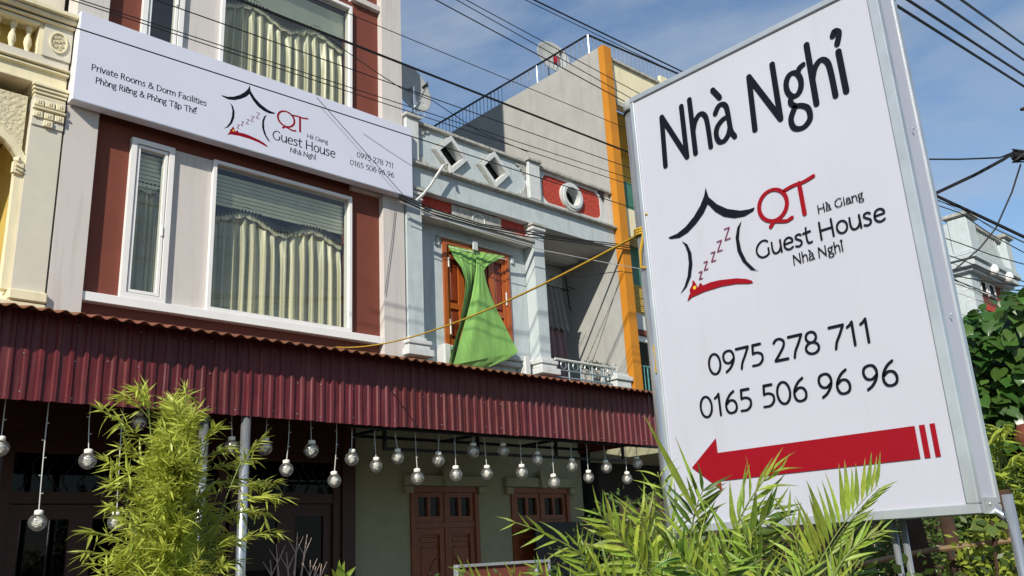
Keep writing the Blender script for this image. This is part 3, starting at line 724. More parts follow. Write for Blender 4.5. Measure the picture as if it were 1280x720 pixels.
b = MB(); b.box(1.0, 1.88, 9.42, 9.45, 7.5, 9.0); b.build('upper_window', M['mustard'], CH)
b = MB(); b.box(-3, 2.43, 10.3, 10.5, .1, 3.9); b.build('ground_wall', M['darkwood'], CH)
b = MB(); b.box(-3, 2.42, 10.41, 20, 4.3, 10.4); b.box(-3, 2.42, 9.61, 10.405, 6.7, 10.4); b.build('house_body', M['creampale'], CH)
b = MB(); b.box(-3, 2.43, 9.5, 10.29, 3.902, 4.25); b.build('floor_slab', M['concrete'], CH)
t = thing('side_door', 'dark timber door under the awning below the cream house', 'door', (1.5, 10.2, .1))
b = MB(); b.ring([(.6, .1), (2.3, .1), (2.3, 2.7), (.6, 2.7)], [(.72, .1), (2.18, .1), (2.18, 2.58), (.72, 2.58)], 10.16, 10.29); b.build('frame', M['darkwood'], t)
for x0, x1 in ((.73, 1.44), (1.46, 2.17)):
    b = MB(); b.box(x0, x1, 10.20, 10.25, .1, 2.57); b.box(x0+.1, x1-.1, 10.185, 10.20, .3, 1.2, .008); b.box(x0+.1, x1-.1, 10.185, 10.20, 1.35, 2.4, .008); b.build('door_leaf', M['darkwood'], t)

# ================================================================ PALE BLUE HOUSE
BH = thing('blue_house', 'weathered pale blue house with diamond parapet openings and red panels', 'building', (9.1, 9, 0))
XR = 11.365
def pilaster(x0, x1, z0, z1):
    b = MB(); b.box(x0, x1, 8.95, 9.2, z0, z1, .006); b.build('parapet_pilaster', M['bluewhite'], BH)
    b = MB(); b.box(x0-.03, x1+.03, 8.91, 9.25, z1, z1+.06, .01); b.build('pilaster_cap', M['bluetrim'], BH)
pilaster(6.83, 7.05, 7.0, 7.64)
pilaster(9.27, 9.52, 7.0, 7.64)
b = MB(); b.box(6.84, XR-.002, 8.92, 9.25, 6.93, 6.985, .012); b.build('parapet_ledge', M['bluetrim'], BH)
b = MB(); b.box(7.081, 9.239, 8.97, 9.2, 7.595, 7.66, .012); b.build('parapet_coping', M['bluetrim'], BH)
b = MB(); b.box(9.551, XR-.002, 8.97, 9.2, 7.595, 7.66, .012); b.build('parapet_coping', M['bluetrim'], BH)
def oct8(x0, x1, z0, z1, cx): return [(cx, z1), (x1, z1), (x1, (z0+z1)/2), (x1, z0), (cx, z0), (x0, z0), (x0, (z0+z1)/2), (x0, z1)]
def dia8(cx, cz, w, h): return [(cx, cz+h), (cx+w/2, cz+h/2), (cx+w, cz), (cx+w/2, cz-h/2), (cx, cz-h), (cx-w/2, cz-h/2), (cx-w, cz), (cx-w/2, cz+h/2)]
b = MB()
b.ring(oct8(7.052, 8.11, 6.987, 7.594, 7.675), dia8(7.675, 7.295, .235, .225), 9.03, 9.12)
b.ring(oct8(8.11, 9.268, 6.987, 7.594, 8.545), dia8(8.545, 7.295, .235, .225), 9.03, 9.12)
b.build('parapet_panel', M['blue'], BH)
for x0, x1 in ((7.08, 7.30), (9.02, 9.24)):
    for z0, sgz in ((7.02, 1), (7.56, -1)):
        b = MB()
        cx = x0 if x0 < 8 else x1; sg = 1 if x0 < 8 else -1
        pts = [(cx, z0), (cx+sg*.2, z0), (cx+sg*.2, z0+sgz*.03), (cx+sg*.12, z0+sgz*.04), (cx+sg*.11, z0+sgz*.08), (cx+sg*.06, z0+sgz*.09), (cx+sg*.05, z0+sgz*.14), (cx+sg*.02, z0+sgz*.16), (cx+sg*.015, z0+sgz*.22), (cx, z0+sgz*.22)]
        if sg*sgz < 0: pts.reverse()
        b.prism(pts, 9.008, 9.031); b.build('corner_moulding', M['bluetrim'], BH)
for cx in (7.675, 8.545):
    b = MB(); b.ring(dia8(cx, 7.295, .315, .305), dia8(cx, 7.295, .225, .215), 8.965, 9.14); f_ = b.build('diamond_frame', M['bluewhite'], BH)
    b = MB(); b.ring(dia8(cx, 7.295, .345, .335), dia8(cx, 7.295, .317, .307), 9.005, 9.03); b.build('outer_moulding', M['bluetrim'], f_)
    b = MB(); b.box(cx-.10, cx+.12, 9.17, 9.18, 7.06, 7.20); b.build('green_glass', M['greenpaint'], f_)
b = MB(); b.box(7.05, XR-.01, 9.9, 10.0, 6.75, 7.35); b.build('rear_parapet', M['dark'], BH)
for cx in (7.675, 8.545, 10.33):
    b = MB(); b.box(cx-.42, cx+.42, 9.20, 9.22, 6.99, 7.59); b.build('painted_shade_plate', M['dark'], BH)  # added dark plates paint the interior's shade behind the openings
K = 28
def rrect(x0, x1, z0, z1, K, cx, cz, cut=.09):
    c = [(x0+cut, z0), (x1-cut, z0), (x1-cut*.7, z0+cut*.3), (x1-cut*.3, z0+cut*.7), (x1, z0+cut), (x1, z1-cut), (x1-cut*.3, z1-cut*.7), (x1-cut*.7, z1-cut*.3), (x1-cut, z1), (x0+cut, z1), (x0+cut*.7, z1-cut*.3), (x0+cut*.3, z1-cut*.7), (x0, z1-cut), (x0, z0+cut), (x0+cut*.3, z0+cut*.7), (x0+cut*.7, z0+cut*.3)]
    out = []
    for i in range(K):
        a = 2*pi*i/K; d = Vector((cos(a), sin(a))); best = None
        for j in range(len(c)):
            p, q = Vector(c[j]), Vector(c[(j+1) % len(c)])
            e = q-p; w = Vector((cx, cz))-p
            den = d.x*e.y-d.y*e.x
            if abs(den) < 1e-9: continue
            tt = (e.x*w.y-e.y*w.x)/den; s2 = (d.x*w.y-d.y*w.x)/den
            if tt > 0 and -1e-6 <= s2 <= 1+1e-6:
                if best is None or tt < best: best = tt
        out.append((cx+d.x*best, cz+d.y*best))
    return out
RC = (10.33, 7.295)
circ = lambda r, K: [(RC[0]+r*1.08*cos(2*pi*i/K), RC[1]+r*sin(2*pi*i/K)) for i in range(K)]
K2 = 64
b = MB(); b.ring(rrect(9.522, XR-.003, 6.987, 7.594, K2, *RC, cut=.002), rrect(9.64, 11.08, 7.06, 7.555, K2, *RC), 9.03, 9.12); b.build('oval_panel_border', M['bluewhite'], BH)
b = MB(); b.ring(rrect(9.64, 11.08, 7.06, 7.555, K2, *RC), circ(.24, K2), 9.045, 9.1, sides=False); b.build('red_panel', M['redplaster'], BH)
b = MB(); b.ring(circ(.25, K2), circ(.17, K2), 8.995, 9.16); b.ring(circ(.215, K2), circ(.165, K2), 8.975, 8.996); rw = b.build('round_window_ring', M['bluewhite'], BH, smooth=False)
b = MB(); b.box(10.2, 10.5, 9.18, 9.19, 7.14, 7.26); b.build('green_glass', M['greenpaint'], rw)
# fascia band
for x0, x1 in ((6.86, 8.05), (8.056, XR-.003)):
    b = MB(); b.box(x0, x1, 9.0, 9.3, 6.585, 6.928); b.build('fascia_band', M['blue'], BH)
b = MB(); b.box(7.092, 9.298, 9.13, 9.3, 6.296, 6.583); b.build('red_frieze', M['redplaster'], BH)
b = MB(); b.box(7.76, 8.74, 9.105, 9.13, 6.3, 6.56); fz = b.build('frieze_plaque', M['bluetrim'], BH)
K = 22
b = MB(); b.ring([(8.27+.13*cos(2*pi*i/K), 6.42+.12*sin(2*pi*i/K)) for i in range(K)], [(8.27+.115*cos(2*pi*i/K), 6.42+.105*sin(2*pi*i/K)) for i in range(K)], 9.09, 9.105); b.build('plaque_ring', M['bluewhite'], fz)
# small capitals
for x0, x1 in ((6.83, 7.09), (9.30, 9.53)):
    for (z0, z1, e) in ((6.53, 6.583, .05), (6.47, 6.527, .03), (6.40, 6.44, .015)):
        b = MB(); b.box(x0-e, x1+e, 8.97-e, 9.15, z0, z1, .008); b.build('capital_moulding', M['bluetrim' if z0 > 6.5 else 'bluewhite'], BH)
    b = MB(); b.box(x0, x1, 8.98, 9.19, 4.42, 6.53); b.build('column', M['blue'], BH)
    for (z0, z1, e) in ((4.375, 4.42, .02), (4.31, 4.373, .07), (4.25, 4.308, .05), (4.15, 4.248, .09)):
        b = MB(); b.box(x0-e, x1+e, 8.965-e, 9.199, z0, z1, .01); b.build('column_base', M['bluewhite'], BH)
# canopy slab over balcony door
b = MB(); b.box(7.095, 9.295, 8.985, 9.2, 6.20, 6.295, .006); b.build('canopy_slab', M['bluewhite'], BH)
b = MB(); b.box(7.092, 9.298, 8.955, 9.02, 6.25, 6.32, .006); b.build('canopy_lip', M['bluetrim'], BH)
DY = 9.2
# door wall around opening
b = MB()
b.ring([(6.83, 4.1), (9.335, 4.1), (9.335, 6.3), (6.83, 6.3)], [(7.62, 4.42), (8.93, 4.42), (8.93, 6.02), (7.62, 6.02)], DY, DY+.25)
b.build('balcony_wall', M['blue'], BH)
b = MB(); b.box(9.30, 9.34, 9.451, 10.3, 4.1, 6.57); b.build('bay_side_wall', M['blue'], BH)
b = MB(); b.box(9.341, XR-.002, 10.3, 10.4, 4.1, 6.57); b.build('bay_back_wall', M['blue'], BH)
b = MB(); b.box(9.3, XR-.004, 9.31, 10.4, 6.59, 6.9); b.build('bay_ceiling', M['bluewhite'], BH)
b = MB(); b.box(9.6, 11.2, 9.75, 9.95, 6.51, 6.588); b.build('ceiling_beam', M['bluewhite'], BH)
b = MB(); b.box(7.50, 9.05, DY-.07, DY, 6.025, 6.055, .006); b.build('door_hood', M['blue'], BH)
for x0 in (7.48, 8.96):
    b = MB(); b.box(x0+.02, x0+.08, DY-.03, DY, 5.90, 6.023, .006); b.build('door_hood_side', M['blue'], BH)
b = MB(); b.box(8.14, 8.24, DY-.10, DY-.071, 5.93, 6.09, .01); b.build('keystone', M['blue'], BH)
b = MB(); b.box(7.50, 9.07, DY-.16, DY, 4.33, 4.41, .01); b.box(7.56, 9.01, DY-.11, DY, 4.25, 4.325, .01); b.build('door_sill', M['blue'], BH)
for x0 in (7.46, 9.0):
    b = MB(); b.box(x0, x0+.13, DY-.18, DY, 4.1, 4.42, .02); b.build('sill_bracket', M['bluewhite'], BH)
WD = thing('balcony_door', 'orange varnished balcony door half hidden by a green cloth', 'door', (8.27, DY, 4.42))
b = MB(); b.ring([(7.622, 4.422), (8.928, 4.422), (8.928, 6.018), (7.622, 6.018)], [(7.69, 4.46), (8.86, 4.46), (8.86, 5.95), (7.69, 5.95)], DY-.03, DY+.12); b.build('frame', M['wood'], WD)
for x0, x1 in ((7.692, 7.972), (7.974, 8.266), (8.284, 8.576), (8.578, 8.858)):
    b = MB()
    b.ring([(x0, 4.462), (x1, 4.462), (x1, 5.948), (x0, 5.948)], [(x0+.055, 4.55), (x1-.055, 4.55), (x1-.055, 5.86), (x0+.055, 5.86)], DY+.0, DY+.04)
    b.box(x0+.056, x1-.056, DY+.005, DY+.035, 5.0, 5.08)
    lf = b.build('door_leaf', M['wood'], WD)
    for z0, z1 in ((4.57, 4.98), (5.1, 5.84)):
        b = MB(); b.box(x0+.055, x1-.055, DY+.03, DY+.04, z0-.015, z1+.015); b.box(x0+.08, x1-.08, DY+.012, DY+.03, z0+.02, z1-.02, .008); b.build('carved_panel', M['darkwood2'], lf)
for x0, z0, z1 in ((7.70, 4.6, 4.82), (8.82, 5.2, 5.4), (7.70, 5.6, 5.75)):
    b = MB(); b.box(x0, x0+.014, DY-.045, DY-.03, z0, z1); b.build('hinge', M['silver'], WD)
# green cloth
def zz6(x, y): return (520+x/3.79, 280+y/3.79)
def resamp(pl, n):
    pl = [Vector(p) for p in pl]; d = [0]
    for a, c in zip(pl, pl[1:]): d.append(d[-1]+(c-a).length)
    out = []
    for i in range(n+1):
        s_ = d[-1]*i/n; k = 0
        while k < len(d)-2 and d[k+1] < s_: k += 1
        w = (s_-d[k])/max(1e-9, d[k+1]-d[k]); out.append(pl[k].lerp(pl[k+1], w))
    return out
gc = MB()
def cloth(Lp, Rp, yt, yb, nu, nv, amp, freq, seed=0, bulge=.1, skew=0):
    L_ = resamp(Lp, nv); R_ = resamp(Rp, nv); base = len(gc.v)
    for j in range(nv+1):
        tv = j/nv
        for i in range(nu+1):
            u = i/nu; p = L_[j].lerp(R_[j], u); q = zz6(*p)
            y = yt+(yb-yt)*tv
            yy = y+amp*(.35+tv)*sin(u*freq*pi*(1-.35*tv)+seed+2*tv+.6*sin(3*tv+seed))+.4*amp*sin(u*freq*2.3*pi+tv*5+seed)-bulge*sin(pi*u)*sin(pi*tv)-skew*(1-u)*min(1, tv*4)+.003*sin(9*u+11*tv)*sin(8*tv+2)
            gc.v.append(tuple(onY(q[0], q[1], yy)))
    for j in range(nv):
        for i in range(nu):
            a = base+j*(nu+1)+i
            gc.f.append((a, a+nu+1, a+nu+2, a+1)); gc.m.append(0)
cloth([(150, 100), (180, 160), (215, 205), (235, 270), (228, 350), (215, 430), (200, 500), (180, 560), (165, 615), (155, 668)],
      [(292, 128), (285, 160), (282, 200), (278, 250), (268, 320), (250, 400), (236, 450), (212, 520), (200, 580), (188, 668)], 9.16, 9.08, 26, 60, .014, 4, 0, .0, .20)
cloth([(288, 140), (286, 175), (284, 215), (275, 280), (262, 350), (245, 420), (222, 500), (205, 560), (190, 620), (176, 668)],
      [(322, 185), (320, 200), (322, 225), (335, 280), (355, 340), (385, 410), (420, 480), (450, 540), (472, 580), (484, 606)], 9.13, 8.93, 50, 70, .008, 3, 1.7, .05, .05)
cloth([(286, 128), (286, 150), (288, 175), (292, 210)], [(420, 152), (380, 175), (345, 195), (318, 220)], 9.15, 9.13, 18, 10, .012, 4, .8, .02)
cloth([(176, 668), (230, 682), (300, 684)], [(484, 606), (430, 645), (340, 678)], 8.905, 8.95, 14, 8, .01, 3, 2, 0)
gcl = gc.build('green_cloth', M['greencloth'], smooth=True, label='bright green cloth hung over the balcony door, twisted and flaring at the bottom', cat='curtain')
b = MB(); b.tube([(7.72, 9.15, 5.90), (8.85, 9.15, 5.93)], .008, 6); b.build('curtain_rod', M['silver'], label='thin rod holding the green cloth above the orange door', cat='curtain rod')
# bay window curtain
t = thing('bay_curtain', 'grey frilled curtain over mauve drapes in the shaded balcony recess', 'curtain', (10, 9.9, 4.5))
def pleat(x0, x1, y, z0, z1, n, amp, wid, m, nm, flare=.0, jag=0):
    c = MB(); W = x1-x0
    for j in range(7):
        tz = j/6
        for i in range(n+1):
            u = i/n; x = x0+W*u*(1+flare*tz)+.04*tz
            z = z1+(z0-z1)*tz + (jag*abs(sin(i*.6)) if j == 6 else 0)
            c.v.append((x, y+amp*sin(u*W*2*pi/wid)*(1+.3*tz), z))
    for j in range(6):
        for i in range(n):
            a = j*(n+1)+i; c.f.append((a, a+n+1, a+n+2, a+1)); c.m.append(0)
    return c.build(nm, m, t, smooth=True)
pleat(10.35, 10.95, 9.95, 5.25, 6.02, 60, .022, .11, M['greycloth'], 'frill', .18, .04)
pleat(10.40, 11.0, 10.03, 4.15, 5.4, 60, .028, .16, M['mauve'], 'drape', .12)
b = MB(); b.tube([(9.9, 9.98, 6.04), (11.2, 9.98, 6.04)], .012, 6)
for i in range(9): b.lathe((10.3+i*.09, 9.98, 6.01), [(.02, -.01), (.026, 0), (.02, .01)], 8, axis='y')
b.build('rail', M['black'], t)
b = MB(); b.tube([(11.12, 10.0, 6.3), (11.12, 9.95, 5.7), (11.16, 9.95, 5.66)], .012, 6); b.tube([(11.12, 9.97, 6.1), (11.25, 9.9, 6.05)], .01, 6)
b.build('wall_hook', M['black'], label='black iron hook hanging in the shaded balcony corner', cat='hook')
# balcony railing
t = thing('balcony_railing', 'blue grey steel balcony railing beside the lit grey wall', 'railing', (10.2, 9, 4.1))
b = MB(); b.tube([(9.62, 8.99, 4.43), (11.05, 8.99, 4.43)], .022, 8); b.build('handrail', M['whitewire'], t)
b = MB(); b.tube([(9.62, 9.0, 4.27), (11.05, 9.0, 4.27)], .014, 6); b.build('lower_rail', M['steelblue'], t)
b = MB(); b.tube([(9.62, 9.0, 4.16), (11.05, 9.0, 4.16)], .014, 6); b.build('lower_rail', M['steelblue'], t)
for i in range(6):
    x = 9.66+i*.275; b = MB(); b.tube([(x, 9.0, 4.1), (x, 9.0, 4.42)], .014, 6); b.build('post', M['steelblue'], t)
for i in range(5):
    x = 9.80+i*.275; b = MB(); b.tube([(x+.06*cos(a), 8.985, 4.35+.06*sin(a)) for a in [2*pi*k/12 for k in range(13)]], .008, 5); b.build('scroll', M['steelblue'], t)
for (z0, z1, e) in ((4.30, 4.345, .02), (4.22, 4.297, .07), (4.1, 4.217, .04)):
    b = MB(); b.box(11.0-e, 11.30+e*.8, 8.94-e, 9.3, z0, z1, .01); b.build('railing_pier', M['bluewhite'], BH)
t = thing('white_scroll_bracket', 'small white ornate scroll ornament standing on the balcony pier', 'ornament', (11.1, 9.05, 4.35))
b = MB()
b.tube([(11.12+.055*cos(a)*(1-.04*i), 9.05, 4.47+.06*sin(a)*(1-.04*i)) for i, a in enumerate([pi*k/6 for k in range(14)])], .012, 6)
b.tube([(11.12, 9.05, 4.345), (11.14, 9.05, 4.40), (11.17, 9.05, 4.46)], .014, 6)
b.build('scroll', M['bluewhite'], t)
# potted shrub on balcony
t = thing('balcony_shrub', 'small dark green shrub on the balcony behind the railing', 'plant', (10.75, 9.2, 4.35))
b = MB(); b.lathe((10.75, 9.25, 4.1), [(.09, 0), (.12, .25), (.125, .27), (.1, .27)], 12); b.build('pot', M['bluetrim'], t, smooth=True)
b = MB()
for i in range(420):
    c = Vector((10.78+random.gauss(0, .14), 9.24+random.gauss(0, .08), 4.47+random.gauss(0, .035)))
    d = Vector((random.uniform(-1, 1), random.uniform(-1, 1), random.uniform(-.2, 1))).normalized()*.045
    n = d.cross(Vector((random.uniform(-1, 1), random.uniform(-1, 1), 1))).normalized()*.014
    b.quad(c, c+d*.5+n, c+d, c+d*.5-n)
b.build('foliage', M['leaf_vine'], t, kind='stuff')
# body
b = MB(); b.box(7.0, XR-.01, 10.42, 20, 4.1, 6.7); b.build('house_body', M['blue'], BH)
b = MB(); b.box(6.82, XR-.005, 9.0, 10.3, 3.9, 4.095); b.build('balcony_floor', M['concrete'], BH)
b = MB(); b.box(7.05, XR-.006, 9.36, 10.41, 6.905, 6.92); b.build('roof_slab', M['concrete'], BH)
t_ = MB(); t_.box(7.6, 10.6, 12.2, 14.5, 6.7, 9.15); t_.build('stair_tower', M['grey'], BH)
t_ = MB(); t_.box(6.9, 7.35, 9.85, 10.6, 6.92, 8.35); t_.build('water_tank_shed', M['black'], BH)
# left pipe and column shadow makers
b = MB(); b.tube([(7.125, 9.15, 4.1), (7.125, 9.15, 6.2)], .022, 10); b.build('drain_pipe', M['bluewhite'], BH, smooth=True)
# ground floor of the blue house
b = MB()
OP = [(7.72, 9.0), (9.68, 11.02)]
b.box(6.77, 7.72, 10.2, 10.5, .1, 3.9); b.box(9.0, 9.68, 10.2, 10.5, .1, 3.9); b.box(11.02, 11.38, 10.2, 10.5, .1, 3.9)
b.box(7.72, 9.0, 10.2, 10.5, 2.6, 3.9); b.box(9.68, 11.02, 10.2, 10.5, 2.6, 3.9)
b.build('ground_floor_wall', M['olive'], BH)
for idx, (x0, x1) in enumerate(OP):
    t = thing('carved_door', ('dark red carved double door under the awning, left of the two' if idx == 0 else 'dark red double door half hidden behind the palm, right of the two'), 'door', ((x0+x1)/2, 10.2, .1), group='carved doors under the awning')
    b = MB(); b.box(x0-.12, x1+.12, 10.13, 10.198, 2.61, 2.76, .008); b.box(x0-.12, x0+.02, 10.12, 10.197, 2.5, 2.605, .008); b.box(x1-.02, x1+.12, 10.12, 10.197, 2.5, 2.605, .008); b.build('hood_moulding', M['olive'], t)
    b = MB(); xm = (x0+x1)/2; b.prism([(xm-.06, 2.60), (xm+.06, 2.60), (xm+.08, 2.86), (xm-.08, 2.86)], 10.08, 10.129); b.build('keystone', M['olive'], t)
    b = MB(); b.ring([(x0+.003, .1), (x1-.003, .1), (x1-.003, 2.597), (x0+.003, 2.597)], [(x0+.08, .12), (x1-.08, .12), (x1-.08, 2.52), (x0+.08, 2.52)], 10.17, 10.35)
    b.box(x0+.081, x1-.081, 10.19, 10.33, 2.02, 2.10); b.box(xm-.02, xm+.02, 10.185, 10.32, .12, 2.519); b.build('frame', M['warmwood'], t)
    for a0, a1 in ((x0+.082, xm-.022), (xm+.022, x1-.082)):
        w = a1-a0
        b = MB(); b.ring([(a0, 2.105), (a1, 2.105), (a1, 2.515), (a0, 2.515)], [(a0+.07, 2.18), (a1-.07, 2.18), (a1-.07, 2.45), (a0+.07, 2.45)], 10.20, 10.26); b.box(a0+w/2-.025, a0+w/2+.025, 10.205, 10.255, 2.18, 2.45)
        tr_ = b.build('transom', M['warmwood'], t)
        b = MB(); b.box(a0+.06, a1-.06, 10.245, 10.25, 2.17, 2.46); b.build('pane', M['darkglass'], tr_)
        b = MB(); b.ring([(a0, .125), (a1, .125), (a1, 2.015), (a0, 2.015)], [(a0+.09, .3), (a1-.09, .3), (a1-.09, 1.93), (a0+.09, 1.93)], 10.20, 10.26)
        lf = b.build('door_leaf', M['warmwood'], t)
        for z0, z1 in ((.32, 1.0), (1.08, 1.78), (1.82, 1.92)):
            b = MB(); b.box(a0+.091, a1-.091, 10.235, 10.25, z0-.03, z1+.01)
            b.box(a0+.115, a1-.115, 10.222, 10.235, z0, z1-.03, .007)
            if z1-z0 > .5:
                b.tube([(xm+(-1 if a0 < xm else 1)*(.05+.30*cos(q)), 10.218, z0+.06+.5*sin(q)) for q in [pi/2*k/8 for k in range(9)]], .014, 5)
            b.build('carved_panel', M['warmwood'], lf)
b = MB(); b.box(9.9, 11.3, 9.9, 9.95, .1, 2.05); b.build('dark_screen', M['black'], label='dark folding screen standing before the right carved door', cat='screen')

# ================================================================ GREY HOUSE WITH ORANGE FIN
OH = thing('grey_walled_house', 'tall house with windowless grey side wall and orange front fin', 'building', (13, 9, 0))
XG = 11.37
b = MB(); b.box(XG, XG+.2, 9.0, 18, 3.3, 10.57); b.build('side_wall', M['grey'], OH)
b = MB(); b.box(XG+.003, XG+.215, 8.86, 8.998, 4.05, 10.58)
b.build('orange_fin', M['orange'], OH)
b = MB(); b.prism([(XG+.215, 10.3), (XG+.23, 10.25), (XG+.27, 10.1), (XG+.27, 9.95), (XG+.26, 9.9), (XG+.26, 9.6), (XG+.215, 9.6)], 8.88, 8.99); b.build('fin_moulding', M['bluetrim'], OH)
fx = Vector((2.65, -.07, 0)).normalized()
def skew(u, w, z): return (XG+.22+fx.x*u+w*.0, 8.99+fx.y*u+w, z)
def sbox(mb, u0, u1, w0, w1, z0, z1):
    P_ = [skew(u, w, z) for u in (u0, u1) for w in (w0, w1) for z in (z0, z1)]
    n = len(mb.v); mb.v += P_
    for q in ((0, 1, 3, 2), (4, 6, 7, 5), (0, 4, 5, 1), (2, 3, 7, 6), (0, 2, 6, 4), (1, 5, 7, 3)): mb.f.append(tuple(n+i for i in q)); mb.m.append(0)
b = MB(); sbox(b, 0, 6, 0, .2, 9.56, 10.42); b.build('parapet', M['cream'], OH)
for u0 in (1.55, 3.6):
    b = MB(); sbox(b, u0, u0+.25, -.06, 0, 9.56, 10.60); b.build('parapet_pier', M['cream'], OH)
b = MB(); sbox(b, 0, 6, -.03, .0, 9.50, 9.59); sbox(b, 0, 6, -.05, -.0, 10.42, 10.47); b.build('parapet_moulding', M['bluetrim'], OH)
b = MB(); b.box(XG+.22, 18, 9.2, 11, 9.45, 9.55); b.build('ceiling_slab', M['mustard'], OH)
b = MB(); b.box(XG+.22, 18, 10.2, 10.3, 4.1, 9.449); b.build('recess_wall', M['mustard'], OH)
b = MB(); b.box(XG+.22, 18, 9.05, 10.2, 7.35, 7.42); b.box(XG+.22, 18, 8.99, 9.05, 6.9, 7.44); b.build('balcony_slab', M['cream'], OH)
b = MB(); b.box(XG+.24, XG+1.6, 9.30, 9.34, 6.1, 6.9); b.box(XG+.24, XG+1.5, 9.04, 9.08, 7.45, 8.0); b.build('green_shutter', M['greenpaint'], OH)
b = MB()
for i in range(14): b.box(XG+.23, XG+1.2, 9.2, 9.24, 5.62+i*.035, 5.645+i*.035)
b.build('louvre', M['mustard'], OH)
b = MB(); b.box(XG+.22, 18, 9.25, 9.5, 5.3, 5.6); b.build('floor_band', M['bluewhite'], OH)
b = MB(); b.box(XG+.22, 18, 9.251, 9.5, 5.21, 5.29); b.build('lintel_band', M['brown'], OH)
b = MB(); b.ring([(XG+.24, 4.1), (XG+1.2, 4.1), (XG+1.2, 5.2), (XG+.24, 5.2)], [(XG+.3, 4.15), (XG+1.12, 4.15), (XG+1.12, 5.1), (XG+.3, 5.1)], 9.3, 9.4); w_ = b.build('window', M['whiteframe'], OH)
b = MB(); b.box(XG+.29, XG+1.13, 9.35, 9.355, 4.14, 5.11); b.build('pane', M['darkglass'], w_)
b = MB()
for i in range(8): b.tube([(XG+.26+i*.1, 9.0, 4.1), (XG+.26+i*.1, 9.0, 4.55)], .012, 5)
b.tube([(XG+.23, 9.0, 4.55), (XG+1.3, 9.0, 4.55)], .016, 5); b.build('teal_rail', M['teal'], OH)
b = MB(); b.box(XG+.22, 18, 10.0, 10.5, .1, 3.9); b.build('ground_wall', M['dark'], OH)  # the deep shade here is put into the wall colour
b = MB(); b.box(XG+.22, 18, 9.0, 10.0, 3.3, 3.9); b.build('floor_slab', M['concrete'], OH)
b = MB(); b.box(XG+.201, 18, 10.52, 18, .1, 10.4); b.build('house_body', M['grey'], OH)
b = MB(); b.box(XG, XG+.2, 10.4, 18, .1, 3.29); b.build('lower_side_wall', M['grey'], OH)
b = MB(); b.box(11.39, 18, 7.55, 9.98, 3.02, 3.28); b.build('shop_canopy', M['olive'], OH)
b = MB(); b.prism([(0, 0), (.09, .02), (.07, -.16)], 0, .05)
t = thing('roof_railing', 'thin steel railing round the flat roof above the grey wall', 'railing', (XG+.05, 9.2, 10.55))
RY0 = 9.23
b = MB(); b.tube([(XG+.03, RY0, 10.98), (XG+.03, 17.5, 10.98)], .022, 6); b.build('top_rail', M['black'], t)
e1 = Vector((XG+.03, RY0, 0)); e2 = Vector((14.6, 8.93, 0)); dd_ = e2-e1
e2 = e1+dd_*1.8
b = MB(); b.tube([(e1.x, e1.y, 10.98), (e2.x, e2.y, 10.98)], .022, 6); b.build('top_rail', M['black'], t)
bar = MB(); bar.tube([(0, 0, 0), (0, 0, .42)], .0095, 5); bme = bar.data('bar', M['galv'])
bar = MB(); bar.tube([(0, 0, 0), (0, 0, .42)], .014, 6); pme = bar.data('post', M['galv'])
y = RY0; i = 0
while y < 15.5:
    put('post' if i % 12 == 0 else 'bar', pme if i % 12 == 0 else bme, t, mat=Matrix.Translation(Vector((XG+.03, y, 10.56))-Vector((XG+.05, 9.2, 10.55)))); y += .115; i += 1
L = (e2-e1).length; n = int(L/.115)
for i in range(1, n):
    p = e1.lerp(e2, i/n)
    put('bar', bme, t, mat=Matrix.Translation(Vector((p.x, p.y, 10.56))-Vector((XG+.05, 9.2, 10.55))))
b = MB(); b.prism([(0, 0), (.34, .05), (.22, -.36)], 0, .04)
b.v = [(11.02+v[0]*.55, 9.0+v[1], 7.30+v[2]*.55+.33) for v in b.v]
b.build('dark_flag', M['black'], label='small torn dark triangular scrap caught on the wall beside the red oval panel', cat='scrap')

# ================================================================ SATELLITE DISHES
def dish(name, label, c, R, nrm, foot, mirror=1):
    t = thing(name, label, 'satellite dish', foot, group='satellite dishes on the roofs')
    nrm = Vector(nrm).normalized(); q = Vector((0, 0, 1)).rotation_difference(nrm); c = Vector(c)
    b = MB(); prof = [(R*k/8, .22*R*(k/8)**2) for k in range(9)]+[(R*1.02, .22*R), (R*1.02, .22*R-.015)]+[(R*k/8, .22*R*(k/8)**2-.012) for k in range(8, -1, -1)]
    b.lathe((0, 0, 0), prof, 28)
    b.v = [tuple(c+q @ Vector((v[0], v[1]*1.0, v[2]))) for v in b.v]
    b.build('reflector', M['dish'], t, smooth=True)
    lnb = c+nrm*(R*1.0)+Vector((0, 0, -R*.35))
    low = c+q @ Vector((0, 0, 0))+Vector((0, 0, -R*.97))+nrm*.1
    b = MB(); b.tube([low, low.lerp(lnb, .5)+Vector((0, 0, -.03)), lnb], .011, 6); b.build('feed_arm', M['galv'], t)
    b = MB(); b.tube([lnb-nrm*.0, lnb-nrm*.09], [.03, .022], 8); b.tube([lnb+Vector((0, 0, .01)), lnb+Vector((0, 0, .05))], .012, 6); b.build('feed_horn', M['black'], t)
    ft = Vector(foot); bk = c-nrm*.09
    b = MB(); b.tube([ft, (ft.x, ft.y, bk.z), bk, c], [.024, .024, .022, .03], 8); b.tube([ft+Vector((.12, 0, 0)), Vector((ft.x, ft.y, bk.z-.05))], .014, 6); b.build('mast', M['galv'], t)
    b = MB(); pts = []
    for k in range(12): pts.append(Vector((ft.x+.05+.06*sin(k*1.2), ft.y-.12, ft.z+.42-.035*k)))
    b.tube(pts, .007, 5); b.build('cable_loop', M['whitewire'], t)
    return t, c, nrm
dish('satellite_dish', 'grey satellite dish on the blue house roof by the pink wall', (7.18, 9.35, 8.36), .40, (.14, -.95, .16), (7.18, 9.22, 7.66))
